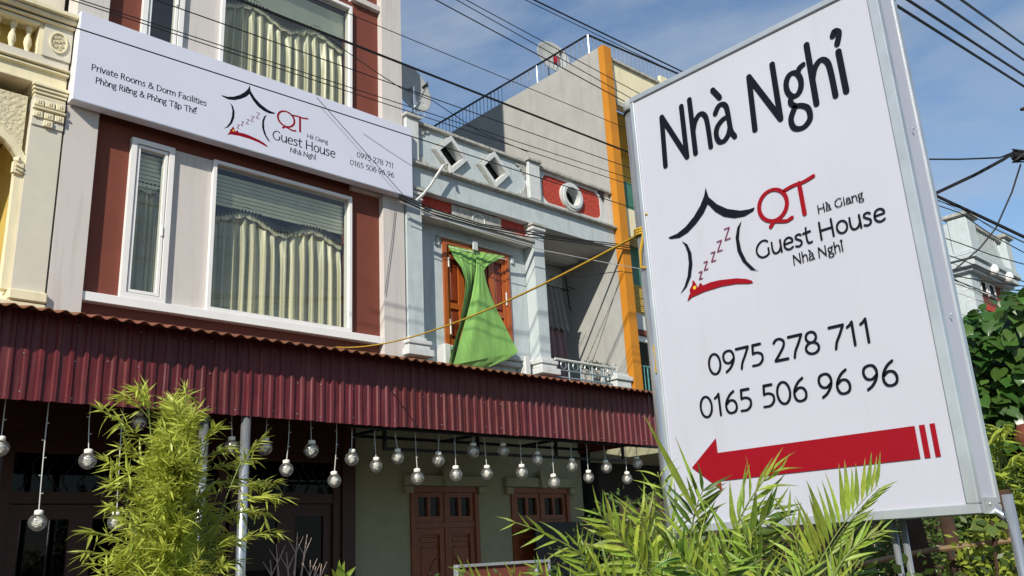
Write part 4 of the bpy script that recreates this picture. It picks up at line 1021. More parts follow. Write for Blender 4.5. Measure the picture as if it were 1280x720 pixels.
t2, c2, n2 = dish('satellite_dish', 'satellite dish with red logo on the grey house roof', (12.30, 11.0, 11.66), .40, (-.2, -.9, .2), (12.3, 11.1, 10.5))
b = MB(); uu = n2.cross(Vector((0, 0, 1))).normalized(); vv = uu.cross(n2)
for (du, dv, su, sv) in ((.03, -.02, .05, .09), (.12, -.0, .05, .07), (.07, -.11, .1, .03)):
    p = c2+n2*.06+uu*-du+vv*dv
    b.quad(p-uu*su-vv*sv, p+uu*su-vv*sv, p+uu*su*.8+vv*sv, p-uu*su*.8+vv*sv)
    c2 = c2+n2*.001
b.build('red_logo', M['red'], t2)
b = MB(); b.tube([(9.2, 12.4, 9.0), (9.2, 12.4, 10.6)], .012, 5)
b.build('aerial_mast', M['black'], label='thin vertical aerial on roof behind the diamond parapet', cat='aerial')

# ================================================================ AWNING
AW = thing('maroon_awning', 'long maroon corrugated metal awning over the ground floor', 'awning', (4, 7.5, 2.9))
AX1 = 10.02; AY = 7.5; AZ0, AZ1 = 2.945, 3.69
def corr(width, p=.112, amp=.016, off=0.0):
    """trapezoid rib profile: list of (x, y)"""
    out = []; x = 0
    while x < width-1e-6:
        for fx_, d in ((0, 0), (.56, 0), (.66, -amp), (.90, -amp), (1.0, 0)):
            xx = x+fx_*p
            if xx <= width: out.append((xx, d))
        x += p
    return out
PW = .896
def sheetmesh(seed):
    rnd = random.Random(seed); b = MB(); pr = corr(PW)
    zs = [AZ0, AZ0+.25, AZ0+.5, AZ1]
    wob = [rnd.uniform(-.004, .004) for _ in pr]
    for j, z in enumerate(zs):
        for i, (x, y) in enumerate(pr):
            b.v.append((x, y+wob[i]*(j % 2)+rnd.uniform(-.001, .001), z+(rnd.uniform(-.004, .004) if j == 0 else 0)))
    n = len(pr)
    for j in range(len(zs)-1):
        for i in range(n-1): b.f.append((j*n+i, j*n+i+1, (j+1)*n+i+1, (j+1)*n+i)); b.m.append(0)
    return b.data('metal_sheet', M['maroon'])
sm = [sheetmesh(s_) for s_ in range(4)]
x = AX1-PW; i = 0; scr = MB()
while x > -5.2:
    put('metal_sheet', sm[i % 4], AW, mat=Matrix.Translation(Vector((x, AY+(.003 if i % 2 else 0), random.uniform(-.006, .006)))-Vector((4, 7.5, 2.9))))
    for z in (3.0, 3.31, 3.60):
        xx = x+.04
        while xx < x+PW:
            if random.random() < .8: scr.lathe((xx+.04, AY-.004, z+random.uniform(-.02, .02)), [(0, -.006), (.004, -.005), (.006, 0)], 6, axis='y')
            xx += .256
    x -= PW-.0; i += 1
scr.build('screws', M['alu'], AW, kind='stuff')
# roof sheets, edge overhangs the fascia
RP = .125
def roofmesh():
    b = MB(); n = 8*7; W = RP*7
    for j, (y, z) in enumerate(((0, 0), (.8, .19), (1.70, .40))):
        for i in range(n+1):
            xx = W*i/n; b.v.append((xx, y, z+.015*cos(2*pi*xx/RP)))
    N_ = n+1
    for j in range(2):
        for i in range(n): b.f.append((j*N_+i, j*N_+i+1, (j+1)*N_+i+1, (j+1)*N_+i)); b.m.append(0)
    k = len(b.v)
    for i in range(n+1): b.v.append((W*i/n, 0.0, .015*cos(2*pi*(W*i/n)/RP)-.006))
    for i in range(n): b.f.append((i, k+i, k+i+1, i+1)); b.m.append(0)
    return b.data('roof_sheet', M['roofrust'], False)
rm = roofmesh(); x = AX1+.1-RP*7
while x > -5.2:
    put('roof_sheet', rm, AW, mat=Matrix.Translation(Vector((x, AY-.23, AZ1-.055))-Vector((4, 7.5, 2.9)))); x -= RP*7
b = MB(); b.box(-5.2, AX1, AY+.02, AY+.07, AZ0+.04, AZ0+.10, .006); b.build('lower_purlin', M['bamboopole'], AW)
b = MB(); b.box(-5.2, AX1, AY+.02, AY+.07, AZ1-.10, AZ1-.04); b.build('upper_purlin', M['black'], AW)
for i in range(12):
    x = -4.6+i*1.3; b = MB(); n = len(b.v)
    b.tube([(x, AY+.05, 3.62), (x, 9.0, 3.93)], .03, 4); b.build('rafter', M['black'], AW)
b = MB(); b.box(-5.2, AX1, 8.05, 8.10, 3.68, 3.73); b.box(-5.2, AX1, 8.6, 8.65, 3.80, 3.85); b.build('roof_purlin', M['black'], AW)
b = MB(); b.box(AX1-.02, AX1+.02, AY+.02, 9.0, 3.0, 3.7); b.build('end_sheet', M['maroon'], AW)
for (x, y, lb) in ((3.47, 7.62, 'galvanised awning post rising behind the bamboo, left of the two'), (3.84, 7.55, 'galvanised awning post at the right edge of the bamboo')):
    b = MB(); b.tube([(x, y, .1), (x, y, 3.02)], .045, 18); b.build('awning_post', M['galv'], label=lb, cat='post', group='awning posts', smooth=True)
# black steel grid under awning ceiling
t = thing('steel_grid', 'black steel grid hanging below the awning ceiling over the doors', 'grid', (8, 8.3, 3))
for y, z in ((8.2, 2.80), (8.2, 3.03), (8.85, 3.03)):
    b = MB(); b.box(5.86, 10.1, y, y+.035, z, z+.035); b.build('rail', M['black'], t)
for i in range(4):
    x = 5.86+i*1.41; b = MB(); b.box(x, x+.035, 8.236, 8.85, 3.03, 3.065); b.box(x, x+.035, 8.2, 8.235, 2.836, 3.03); b.build('crossbar', M['black'], t)
b = MB(); b.box(5.0, 10.3, 7.62, 7.66, 2.93, 2.97); b.build('light_batten', M['black'], label='thin black batten behind the awning hem carrying the light strings', cat='batten')
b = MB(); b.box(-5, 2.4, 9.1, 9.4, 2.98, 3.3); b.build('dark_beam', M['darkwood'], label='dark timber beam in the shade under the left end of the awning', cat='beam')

# ================================================================ HANGING BULBS
bulb_px = [(0, 560), (47, 653), (109.5, 576), (145, 653), (173.5, 528), (289.5, 558.5), (331, 560), (358, 587), (389, 563), (418, 601), (439.6, 573.5), (470, 582.5), (497, 572), (521.7, 597.5), (548, 575.5), (570, 593.5), (591.4, 564.5), (608.7, 592), (629.3, 564), (652.4, 590.7), (671.5, 574.5), (692.8, 603), (715, 582.7), (735.8, 597), (758, 584.5), (784, 598.6), (797, 579.5)]
R = .071
def bulb_parts():
    g = MB(); prof = [(.0, -R), (R*.35, -R*.93), (R*.7, -R*.7), (R*.95, -R*.3), (R, .05*R), (R*.93, R*.42), (R*.72, R*.72), (R*.45, R*.92)]
    g.lathe((0, 0, 0), prof, 18); gm = g.data('globe', M['bulbglass'], True)
    c = MB(); c.lathe((0, 0, 0), [(R*.42, R*.85), (R*.48, R*.9), (R*.48, R*1.28), (R*.30, R*1.38), (0, R*1.4)], 14); cm = c.data('cap', M['bulbcap'], True)
    w = MB(); rnd = random.Random(3); pts = []
    for k in range(46):
        a = k*.95; z = -R*.55+R*1.2*(k/45); rr = R*.60*sin(pi*(.12+.8*k/45))*rnd.uniform(.5, 1.05)
        pts.append((rr*cos(a), rr*sin(a), z))
    w.tube(pts, .0045, 4)
    for k in range(10):
        a = rnd.uniform(0, 6.28); r_ = R*.45; w.lathe((r_*cos(a)*rnd.random(), r_*sin(a), rnd.uniform(-.5, .4)*R), [(0, -.006), (.006, 0), (0, .006)], 6)
    wm = w.data('sparkle_wire', M['painted_sparkle'])
    return gm, cm, wm
gm, cm, wm = bulb_parts()
desc = {0: 'at the left edge of the photo', 1: 'hanging lowest at far left on a long cord', 2: 'on a short cord between two low ones at left', 3: 'hanging low just left of the bamboo', 4: 'half hidden in the top of the bamboo', 5: 'between the two awning posts', 6: 'right of the right awning post on a short cord'}
for i, (px, py) in enumerate(bulb_px):
    yb = 7.72
    p = onY(px, py, yb)
    lab = 'clear glass bulb ' + desc.get(i, '')
    if i > 6:
        rank = ['first', 'second', 'third', 'fourth', 'fifth', 'sixth', 'seventh', 'eighth', 'ninth', 'tenth', 'eleventh', 'twelfth', 'thirteenth', 'fourteenth', 'fifteenth', 'sixteenth', 'seventeenth', 'eighteenth', 'nineteenth', 'twentieth']
        lowhi = 'low' if py > 586 or i in (7,) else 'high'
        k = i-7
        lab = ('clear glass bulb hanging %s, %s from the right awning post' % (lowhi, rank[k+1])) if k < 10 else ('clear glass bulb hanging %s, %s from the awning right end' % (lowhi, rank[len(bulb_px)-1-i]))
    t = thing('hanging_bulb', lab, 'light bulb', p, group='glass bulbs hanging under the awning')
    s_ = random.uniform(.95, 1.06); tilt = random.uniform(-.12, .12)
    if i > 14: s_ *= 1.03
    for me, nm in ((gm, 'globe'), (cm, 'cap'), (wm, 'sparkle_wire')):
        put(nm, me, t, mat=Matrix.Scale(s_, 4) @ Matrix.Rotation(tilt, 4, 'X') @ Matrix.Rotation(random.uniform(0, 6), 4, 'Z'))
    c = MB(); topz = (3.0-p.z); sway = random.uniform(-.025, .025)
    n = 8; pts = [(sway*sin(k/n*2), 0, R*1.35+(topz-R*1.35)*k/n) for k in range(n+1)]
    c.tube(pts, .0045, 5)
    zz = R*1.4+.12
    while zz < topz-.05:
        sd = random.choice((-1, 1)); xx = sway*sin((zz-R*1.35)/(topz-R*1.35)*2)
        c.tube([(xx, 0, zz), (xx+sd*.022, 0, zz+.004)], .004, 4); zz += .14
    o = put('cord', c.data('cord', M['whitewire']), t, mat=Matrix.Identity(4))

# ================================================================ WIRES
def wire(label, pts, r, m='wire', name='overhead_wire', group='overhead wires', cat='wire'):
    b = MB(); b.tube(pts, r, 5); return b.build(name, M[m], label=label, cat=cat, group=group)
def street_wire(label, p0, p1, r, y=6.5, ext=(1.0, 3.0), sag=.05):
    a = onY(p0[0], p0[1], y); c = onY(p1[0], p1[1], y); d = (c-a); d.normalize()
    A = a-d*ext[0]*4; C = c+d*ext[1]*8
    n = 30; r *= .8
    wire(label, [tuple(A.lerp(C, k/n)-Vector((0, 0, 0*sag*4*(k/n)*(1-k/n)))) for k in range(n+1)], r)
street_wire('thick overhead cable from above the left curtain to past the satellite dish', (300, 0), (780, 188), .017)
street_wire('thin wire crossing the upper curtain, next below the thick cable', (195, 0), (559, 129), .007)
street_wire('upper of the wire pair crossing the lower half of the upper curtain', (101, 0), (785, 222), .006)
street_wire('lower of the wire pair crossing the lower half of the upper curtain', (90, 0), (785, 230), .006)
street_wire('wire running in front of the white name board along its top', (0, 4), (785, 258), .0075)
street_wire('thin wire passing above the satellite dish across open sky', (395, 0), (777, 158), .006)
street_wire('wire over the roof railing, lowest of the bundle in the top middle sky', (545, 0), (770, 121), .009)
street_wire('wire in the top middle sky, second lowest of its bundle', (571, 0), (830, 146), .007)
street_wire('wire in the top middle sky, third lowest of its bundle', (583, 0), (840, 139), .007)
street_wire('upper thin wire just under the thick cable by the sign corner', (657, 0), (853, 95), .007)
street_wire('thick cable running above the roof railing to the big sign', (668, 0), (860, 93), .014)
wire('thin slack wire falling across the upper curtain towards the satellite dish', [tuple(onY(*p, 8.2)) for p in ((395, 36), (430, 62), (470, 90), (501, 110), (541, 126), (600, 165), (660, 190))], .006)
wire('fine wire hanging diagonally in front of the phone numbers on name board', [tuple(onY(*p, 8.78)) for p in ((396, 122), (430, 160), (470, 205), (507, 247))], .0045)
CB = ((498, 247), (540, 268), (600, 284), (660, 296), (715, 302), (790, 313))
for k, dz in enumerate((0, .03, .055)):
    wire(('black cable stapled along the balcony canopy, ' + ('lowest', 'middle', 'topmost')[k] + ' strand of the bundle'), [tuple(onY(*p, 8.82)+Vector((0, -.01*k, dz*(1.4 if j % 2 else .8)))) for j, p in enumerate(CB)], .010)
wire('pale cable sagging below the black bundle along the balcony canopy', [tuple(onY(*p, 8.8)) for p in ((500, 252), (560, 277), (620, 296), (680, 313), (740, 325), (800, 336))], .007, 'whitewire')
wire('thin black wire crossing the shaded balcony wall to the orange fin', [tuple(onY(*p, 8.9)) for p in ((686, 346), (720, 347), (760, 341), (800, 336))], .007)
wire('white hose looping from the left diamond opening down the parapet', [tuple(onY(*p, 8.85)) for p in ((563, 216), (560, 205), (554, 207), (546, 219), (538, 232), (528, 244), (520, 251))], .02, 'whitewire', 'white_hose', None, 'hose')
wire('loose thin wire dangling on the pink column beside the red brown panel', [tuple(onY(*p, 8.98)) for p in ((494, 262), (490, 300), (486, 330), (481, 368))], .004)
# yellow rope
A = onY(420, 434, 8.6); Cc = Vector((SX+.06, SY0+.03, onX(799, 296, SX+.1).z))
pts = [A.lerp(Cc, k/24)+Vector((0, 0, -.16*4*(k/24)*(1-k/24))) for k in range(25)]
t = thing('yellow_rope', 'yellow rope strung from the awning roof to the big sign pole', 'rope', tuple(A))
b = MB(); b.tube(pts, .007, 6); b.build('line', M['rope'], t)
b = MB(); zc = Cc.z
for k in range(3):
    b.tube([(SX+.10+.056*cos(a), SY0+.05+.056*sin(a), zc+.012*k-.01+.006*sin(a)) for a in [2*pi*j/14 for j in range(15)]], .007, 6)
b.tube([(SX+.05, SY0+.02, zc), (SX+.02, SY0+.0, zc+.03), (SX+.0, SY0-.03, zc+.05)], .006, 5)
b.tube([(SX+.05, SY0+.03, zc), (SX+.035, SY0+.05, zc-.10), (SX+.04, SY0+.06, zc-.17), (SX+.07, SY0-.01, zc-.19)], .007, 5)
b.build('knot', M['rope'], t)
b = MB(); zc2 = onX(827, 447, SX+.05).z
b.tube([(SX+.052, SY0+.04, zc2+.06), (SX+.045, SY0+.03, zc2), (SX+.05, SY0+.04, zc2-.06)], .008, 5)
b.build('loose_end', M['rope'], t)

def rwire(label, p0, p1, d0, d1, r):
    a = far(*p0, d0); c = far(*p1, d1); e = c-a
    wire(label, [tuple(a-e*.6), tuple(a), tuple(a+e*.5), tuple(c), tuple(c+e*1.2)], r, group='wires in the right sky')
rwire('lowest of four parallel wires crossing the sky right of the big sign', (1116, 4), (1280, 108), 9, 12, .016)
rwire('second lowest of four parallel wires in the sky right of the sign', (1135, 0), (1280, 94), 9, 12, .016)
rwire('third lowest of four parallel wires in the sky right of the sign', (1171, 0), (1280, 75), 9, 12, .015)
rwire('topmost of four parallel wires in the upper right corner sky', (1202, 0), (1280, 56), 9, 12, .014)
def lwire(label, pp, d, r): wire(label, [tuple(far(*p, d)) for p in pp], r, group='wires in the right sky')
lwire('thin level wire running from the sign to the cable knot', ((1130, 199), (1200, 199), (1250, 197), (1268, 190)), 12, .012)
lwire('thick drooping cable from the sign up to the cable knot', ((1130, 262), (1169, 242), (1220, 218), (1255, 199), (1270, 189)), 12, .024)
lwire('thick cable from the sign down over the distant white house', ((1130, 232), (1169, 244), (1225, 270), (1280, 296), (1330, 318)), 12, .024)
lwire('thin drop wire from the cable knot to the distant white house', ((1276, 205), (1265, 240), (1245, 285), (1225, 310), (1190, 340)), 14, .014)
for k, (y0, y1) in enumerate(((256, 305), (262, 318), (300, 330), (320, 352), (342, 356))):
    lwire(('top', 'second', 'third', 'fourth', 'lowest')[k] + ' of the thin wires in front of the distant white house', ((1170, y0-6), (1200, y0+4), (1240, (y0+y1)/2+4), (1290, y1+3), (1340, y1+16)), 16, .010)
t = thing('cable_knot', 'tangled black cable joint at the right edge of the sky', 'cable joint', tuple(far(1272, 195, 12)))
b = MB(); c0 = far(1275, 194, 12)
rr_ = random.Random(5)
for k in range(7):
    b.tube([tuple(c0+CR*rr_.uniform(-.12, .2)+CD*rr_.uniform(-.08, .10)+_f*rr_.uniform(-.05, .05)) for _ in range(5)], .016, 5)
b.tube([tuple(c0-CR*.10), tuple(c0+CR*.12+CD*.02), tuple(c0+CR*.4+CD*.1)], [.05, .06, .05], 8)
b.build('coil', M['wire'], t)
t = thing('lamp_bracket', 'small dark lamp head at the right edge of the sky', 'street lamp', tuple(far(1279, 137, 12)))
b = MB(); c0 = far(1276, 137, 12); b.tube([tuple(c0), tuple(c0+CR*.12-CD*.03), tuple(c0+CR*.5-CD*.02)], [.02, .045, .04], 8); b.build('lamp_head', M['bark'], t)
pp_ = far(1308, 160, 12)
b = MB(); b.tube([(pp_.x, pp_.y, 0), (pp_.x, pp_.y, pp_.z+.15)], [.16, .12], 14)
b.build('utility_pole', M['concrete'], label='concrete utility pole just beyond the right edge carrying the cable knot', cat='pole', smooth=True)

# ================================================================ DISTANT HOUSE
FH = thing('distant_white_house', 'distant white tiled house with lattice roof parapet and red brown panel', 'building', (31, 9, 0))
X0, X1_, Y0_ = 29.35, 33.0, 9.0
b = MB(); b.box(X0, X1_, Y0_+.3, 24, 0, 9.9); b.build('house_body', M['blue'], FH)
for x0, x1 in ((X0, X0+.75), (X1_-.55, X1_)):
    b = MB(); b.box(x0, x1, Y0_, Y0_+.3, 0, 9.9); cl_ = b.build('tiled_column', M['blue'], FH)
    for k in range(14):
        b = MB(); b.box(x0-.012, x1+.012, Y0_-.012, Y0_+.3, 5.0+k*.36, 5.02+k*.36); b.build('tile_joint', M['whiteframe'], cl_)
b = MB(); b.box(X0+.76, X1_-.56, Y0_+.12, Y0_+.3, 5.2, 9.5); b.build('brick_panel', M['brown'], FH)
for x in (X0+1.0, X0+1.75):
    w = MB(); w.ring([(x, 9.0), (x+.6, 9.0), (x+.6, 9.48), (x, 9.48)], [(x+.06, 9.05), (x+.54, 9.05), (x+.54, 9.42), (x+.06, 9.42)], Y0_+.05, Y0_+.12); wf = w.build('window', M['whiteframe'], FH)
    w = MB(); w.box(x+.05, x+.55, Y0_+.09, Y0_+.1, 9.04, 9.43); w.build('pane', M['darkglass'], wf)
rg = MB()
for k in range(40):
    rg.box(X0+.8+(k % 4)*.55, X0+1.25+(k % 4)*.55, Y0_+.10, Y0_+.12, 5.4+(k//4)*.34, 5.6+(k//4)*.34)
rg.build('brick_course', M['redplaster'], FH, kind='stuff')
for z0, z1, e in ((9.5, 9.62, .15), (9.63, 9.85, .3), (9.86, 10.0, .38), (10.0, 10.1, .35)):
    b = MB(); b.box(X0-e, X1_+e, Y0_-e, 22, z0, z1, .02); b.build('cornice', M['blue'] if e < .4 else M['bluetrim'], FH)
for x0, x1 in ((X0-.25, X0+.55), (X1_-.3, X1_+.3)):
    b = MB(); b.box(x0, x1, Y0_-.3, Y0_+.3, 10.1, 11.3, .03); b.build('parapet_pier', M['blue'], FH)
    b = MB(); b.box(x0-.1, x1+.1, Y0_-.4, Y0_+.4, 11.3, 11.45, .03); b.build('pier_cap', M['bluetrim'], FH)
b = MB(); b.box(X0+.551, X1_-.301, Y0_-.2, Y0_, 11.15, 11.32, .02); b.build('parapet_rail', M['bluetrim'], FH)
b = MB(); b.box(X0+.551, X1_-.301, Y0_-.05, Y0_, 10.1, 11.14); b.build('parapet_panel', M['blue'], FH)
b = MB(); b.box(X0-.2, X0, Y0_+.301, 20, 10.1, 11.2); b.build('parapet_panel', M['blue'], FH)
lt = MB()
for k in range(12):
    xa = X0+.56+k*.2
    lt.tube([(xa, Y0_-.09, 10.15), (min(xa+.9, X1_-.31), Y0_-.09, 11.1)], .03, 4); lt.tube([(xa, Y0_-.12, 11.1), (min(xa+.9, X1_-.31), Y0_-.12, 10.15)], .03, 4)
lt.build('lattice', M['blue'], FH)
for x0 in (X0+1.0, X0+2.4):
    b = MB(); b.lathe((x0+.3, Y0_-.32, 9.72), [(0, -.2), (.13, -.15), (.18, 0), (.13, .15), (0, .2)], 12); b.build('round_lamp', M['whiteframe'], FH, smooth=True)
b = MB(); b.box(33.6, 40, 10, 20, 0, 7.5); b.build('distant_shophouse', M['bluewhite'], label='low pale shophouse beyond the distant white house', cat='building')

# ================================================================ PLANTS
def frame_q(d, up=Vector((0, 0, 1))):
    """rotation: local +Y along d, +Z as near up as possible"""
    d = d.normalized(); x = d.cross(up)
    if x.length < 1e-4: x = Vector((1, 0, 0))
    x.normalize(); z = x.cross(d)
    return Matrix(((x.x, d.x, z.x), (x.y, d.y, z.y), (x.z, d.z, z.z))).to_4x4()
def blade(nm, m, w=.09, droop=.25, fold=.25, n=6, peak=.35, twist=0):
    b = MB()
    for i in range(n+1):
        s_ = i/n
        ww = w*.5*((s_/peak)**.7 if s_ < peak else ((1-s_)/(1-peak))**.8)
        ww = max(ww, .002)
        z = -droop*s_*s_; a = twist*s_
        for sd in (-1, 0, 1):
            lx, lz = sd*ww, (-fold*ww if sd == 0 else 0)
            b.v.append((lx*cos(a)-lz*sin(a), s_*(1-.15*droop*s_), z+lx*sin(a)+lz*cos(a)))
    for i in range(n):
        for k in (0, 1):
            a = i*3+k; b.f.append((a, a+1, a+4, a+3)); b.m.append(0)
    return b.data(nm, m, True)
PL = [blade('leaflet', M['leaf_palm'], .11, dr, .5, 6, .32, tw) for dr, tw in ((.12, .3), (.3, -.5), (.5, .7), (.8, .4), (1.3, -.9))]
PD = [blade('leaflet', M['leaf_dark'], .15, dr, .5, 6, .32, tw) for dr, tw in ((.1, .2), (.3, -.3), (.7, .5))]
def bez(p0, p1, p2, n):
    return [p0*(1-t)**2+p1*2*t*(1-t)+p2*t*t for t in [k/n for k in range(n+1)]]
def frond(parent, p0, p1, p2, n, ln, meshes, face=None, spread=48, start=.18, droop=.0, r=.005, seed=0, sides=(1, -1), jit=1.0):
    rnd = random.Random(seed); n = max(6, int(n*.85))
    pts = bez(Vector(p0), Vector(p1), Vector(p2), 24)
    base = WL[parent.name]
    b = MB(); b.tube([tuple(p-base) for p in pts], [r*(1-.75*k/24) for k in range(25)], 5)
    fo = put('frond', b.data('frond', M['stem'], True), parent, mat=Matrix.Identity(4))
    WL[fo.name] = base
    if face is None: face = -_f
    for i in range(n):
        s_ = start+(1-start)*(i+.5)/n
        k = min(23, int(s_*24)); w = s_*24-k
        p = pts[k].lerp(pts[k+1], w); tg = (pts[k+1]-pts[k]).normalized()
        side = tg.cross(face).normalized()
        L_ = .9*ln*(.55+.45*sin(pi*min(1, .15+s_*.85)))*rnd.uniform(.88, 1.1)
        for sg in sides:
            a = RAD(spread*(1-.45*s_)+rnd.uniform(-8, 8)*jit)
            d = tg*cos(a)+side*sg*sin(a)+face*rnd.uniform(-.2, .3)*jit+Vector((0, 0, -droop*rnd.uniform(.6, 1.3)))
            mt = Matrix.Translation(p-base) @ frame_q(d, (face+Vector((0, 0, .5))).normalized()) @ Matrix.Rotation(rnd.uniform(-.8, .8)*jit, 4, 'Y') @ Matrix.Diagonal((L_*rnd.uniform(.85, 1.15), L_, L_, 1))
            put('leaflet', rnd.choice(meshes), fo, mat=mt)
    return fo
def spear(parent, p0, p1, w, m):
    base = WL[parent.name]; d = Vector(p1)-Vector(p0); L_ = d.length
    me = blade('spear_leaf', m, w/L_, .02, .9, 8, .45)
    return put('spear_leaf', me, parent, mat=Matrix.Translation(Vector(p0)-base) @ frame_q(d, -_f) @ Matrix.Scale(L_, 4))

# palm A: left of the pole
b0 = far(800, 800, 2.75); b0.z = 0
PA = thing('areca_palm', 'bright areca palm clump left of the sign pole', 'palm', tuple(b0), group='areca palms before the sign')
def F(px, py, d): return far(px, py, d)
def stems(parent, c, tops, r=.012):
    base = WL[parent.name]
    for tp in tops:
        b = MB(); g0 = Vector((c.x+random.uniform(-.12, .12), c.y+random.uniform(-.12, .12), 0.1)); tp = Vector(tp)
        pts = bez(g0, Vector((g0.x, g0.y, tp.z*.6)), tp, 10)
        b.tube([tuple(p-base) for p in pts], r, 6); put('stem', b.data('stem', M['stem'], True), parent, mat=Matrix.Identity(4))
fr_list = [
 ((700, 820), (630, 750), (578, 712), 2.3, 10, .10, 34, 5, PL[:3]),
 ((760, 810), (700, 740), (668, 706), 2.35, 10, .10, 40, 12, PL[:3]),
 # base px, ctrl px, tip px, dist, n, length, spread, seed
 ((850, 770), (800, 700), (748, 640), 2.55, 15, .16, 42, 1, PL[:3]),
 ((770, 790), (735, 730), (722, 678), 2.5, 10, .13, 40, 2, PL[:3]),
 ((800, 800), (820, 700), (800, 640), 2.6, 12, .18, 45, 3, PL[1:4]),
 ((850, 790), (850, 680), (822, 590), 2.62, 14, .13, 60, 4, PL[2:]),
 ((830, 800), (775, 740), (745, 715), 2.45, 10, .14, 45, 6, PL[:4]),
 ((790, 790), (850, 720), (880, 690), 2.4, 12, .16, 50, 7, PL[:4]),
 ((690, 800), (660, 760), (640, 712), 2.3, 9, .08, 30, 8, PL[:2]),
 ((860, 800), (790, 690), (760, 660), 2.7, 12, .15, 50, 9, PL[:4]),
]
for (a, c, e, d, n, ln, sp_, sd, ms) in fr_list:
    frond(PA, F(*a, d), F(*c, d-.03), F(*e, d-.1), n, ln, ms, spread=sp_, seed=sd, droop=.05)
frond(PA, F(770, 740, 2.55), F(735, 680, 2.5), F(634, 650, 2.4), 11, .10, PL[1:4], spread=40, seed=11, droop=.35, start=.1, r=.005)
spear(PA, F(722, 690, 2.4), F(668, 620, 2.35), .018, M['leaf_palm']) if False else None
spear(PA, F(842, 690, 2.5), F(738, 560, 2.5), .016, M['leaf_palm']) if False else None
stems(PA, b0, [F(850, 770, 2.55), F(760, 790, 2.5), F(800, 800, 2.6), F(730, 800, 2.3)])
# palm B: in front of the sign face
b0 = far(930, 800, 2.55); b0.z = 0
PB = thing('areca_palm', 'areca palm with fronds crossing the red arrow of the sign', 'palm', tuple(b0), group='areca palms before the sign')
fr_list = [
 ((900, 760), (900, 660), (968, 585), 2.35, 14, .15, 34, 21, PL[1:4]),
 ((900, 770), (910, 690), (972, 632), 2.3, 12, .14, 38, 23, PL[:3]+PD),
 ((870, 780), (850, 670), (880, 610), 2.45, 13, .15, 50, 24, PD+PL[1:2]),
 ((920, 780), (870, 720), (850, 690), 2.3, 11, .14, 50, 25, PD+PL),
 ((930, 780), (950, 700), (960, 655), 2.5, 11, .14, 45, 26, PD+PL[1:3]),
 ((890, 790), (900, 730), (915, 700), 2.2, 11, .13, 50, 27, PD+PL),
]
for (a, c, e, d, n, ln, sp_, sd, ms) in fr_list:
    frond(PB, F(*a, d), F(*c, d-.03), F(*e, d-.08), n, ln, ms, spread=sp_, seed=sd, droop=.1)
spear(PB, F(880, 660, 2.35), F(806, 520, 2.4), .020, M['leaf_palm'])
spear(PB, F(886, 650, 2.35), F(844, 545, 2.4), .011, M['leaf_palm'])
stems(PB, b0, [F(900, 760, 2.35), F(880, 770, 2.4), F(930, 780, 2.5)])
# palm C: big comb frond
b0 = far(1030, 800, 2.4); b0.z = 0
PC = thing('areca_palm', 'areca palm with upright comb frond below the red arrow stripes', 'palm', tuple(b0), group='areca palms before the sign')
up_ = Vector((0, 0, 1))
frond(PC, F(990, 790, 2.1), F(1020, 680, 2.1), F(1098, 606, 2.1), 19, .17, PL[:2], spread=60, seed=31, start=.36, sides=(-1,), r=.003, jit=.25)
frond(PC, F(992, 790, 2.12), F(1024, 684, 2.12), F(1100, 610, 2.12), 13, .11, PL[:2], spread=30, seed=32, start=.45, sides=(1,), r=.003, jit=.3)
frond(PC, F(1010, 790, 2.2), F(1010, 720, 2.2), F(984, 640, 2.2), 13, .12, PL[:3], spread=40, seed=33, start=.2)
frond(PC, F(1030, 790, 2.0), F(1030, 690, 2.0), F(1105, 662, 2.0), 12, .10, PL[:2], spread=28, seed=34, start=.3)
frond(PC, F(970, 790, 2.2), F(960, 740, 2.2), F(930, 668, 2.2), 12, .13, PL+PD, spread=50, seed=35)
frond(PC, F(1030, 790, 2.1), F(1050, 740, 2.1), F(1075, 700, 2.1), 11, .11, PL+PD, spread=50, seed=36)
frond(PC, F(990, 790, 2.1), F(1000, 740, 2.1), F(1010, 690, 2.1), 12, .11, PL+PD, spread=55, seed=37)
stems(PC, b0, [F(990, 790, 2.1), F(1010, 790, 2.2), F(1030, 790, 2.05)])

# bamboo
BC = onY(225, 700, 5.4); BC.z = .12
BB = thing('bamboo_clump', 'yellow green bamboo clump growing before the awning posts', 'bamboo', tuple(BC))
base = WL[BB.name]
BL = [blade('leaf', M['leaf_bamboo'], .13, dr, .3, 4, .3, tw) for dr, tw in ((.1, .3), (.3, -.4), (.5, .6))]
blades = []   # (pos, dir, length)
rb = random.Random(12)
def toB(px, py, dy=0): return onY(px, py, 5.4+dy)
culms = []
for (bx, tx, ty) in ((225, 185, 505), (235, 232, 495), (245, 262, 540), (215, 150, 600), (260, 300, 580), (230, 215, 520), (250, 245, 560), (235, 275, 610)):
    g0 = Vector((BC.x+rb.uniform(-.15, .15), BC.y+rb.uniform(-.2, .2), .12)); tp = toB(tx, ty, rb.uniform(-.25, .25))
    mid = Vector((g0.x*.7+tp.x*.3, g0.y, tp.z*.65)); culms.append(bez(g0, mid, tp, 20))
    b = MB(); b.tube([tuple(p-base) for p in culms[-1]], [.011*(1-.7*k/20) for k in range(21)], 6); put('culm', b.data('culm', M['stem'], True), BB, mat=Matrix.Identity(4))
tips = [(128, 512), (150, 492), (172, 486), (185, 490), (232, 488), (246, 512), (268, 535), (136, 577), (138, 603), (134, 632), (110, 664), (106, 690), (118, 705), (128, 720), (326, 548), (345, 603), (352, 622), (318, 575), (305, 600), (300, 640), (330, 640), (345, 665), (290, 560), (150, 560), (160, 590), (155, 650), (165, 680), (145, 700)]
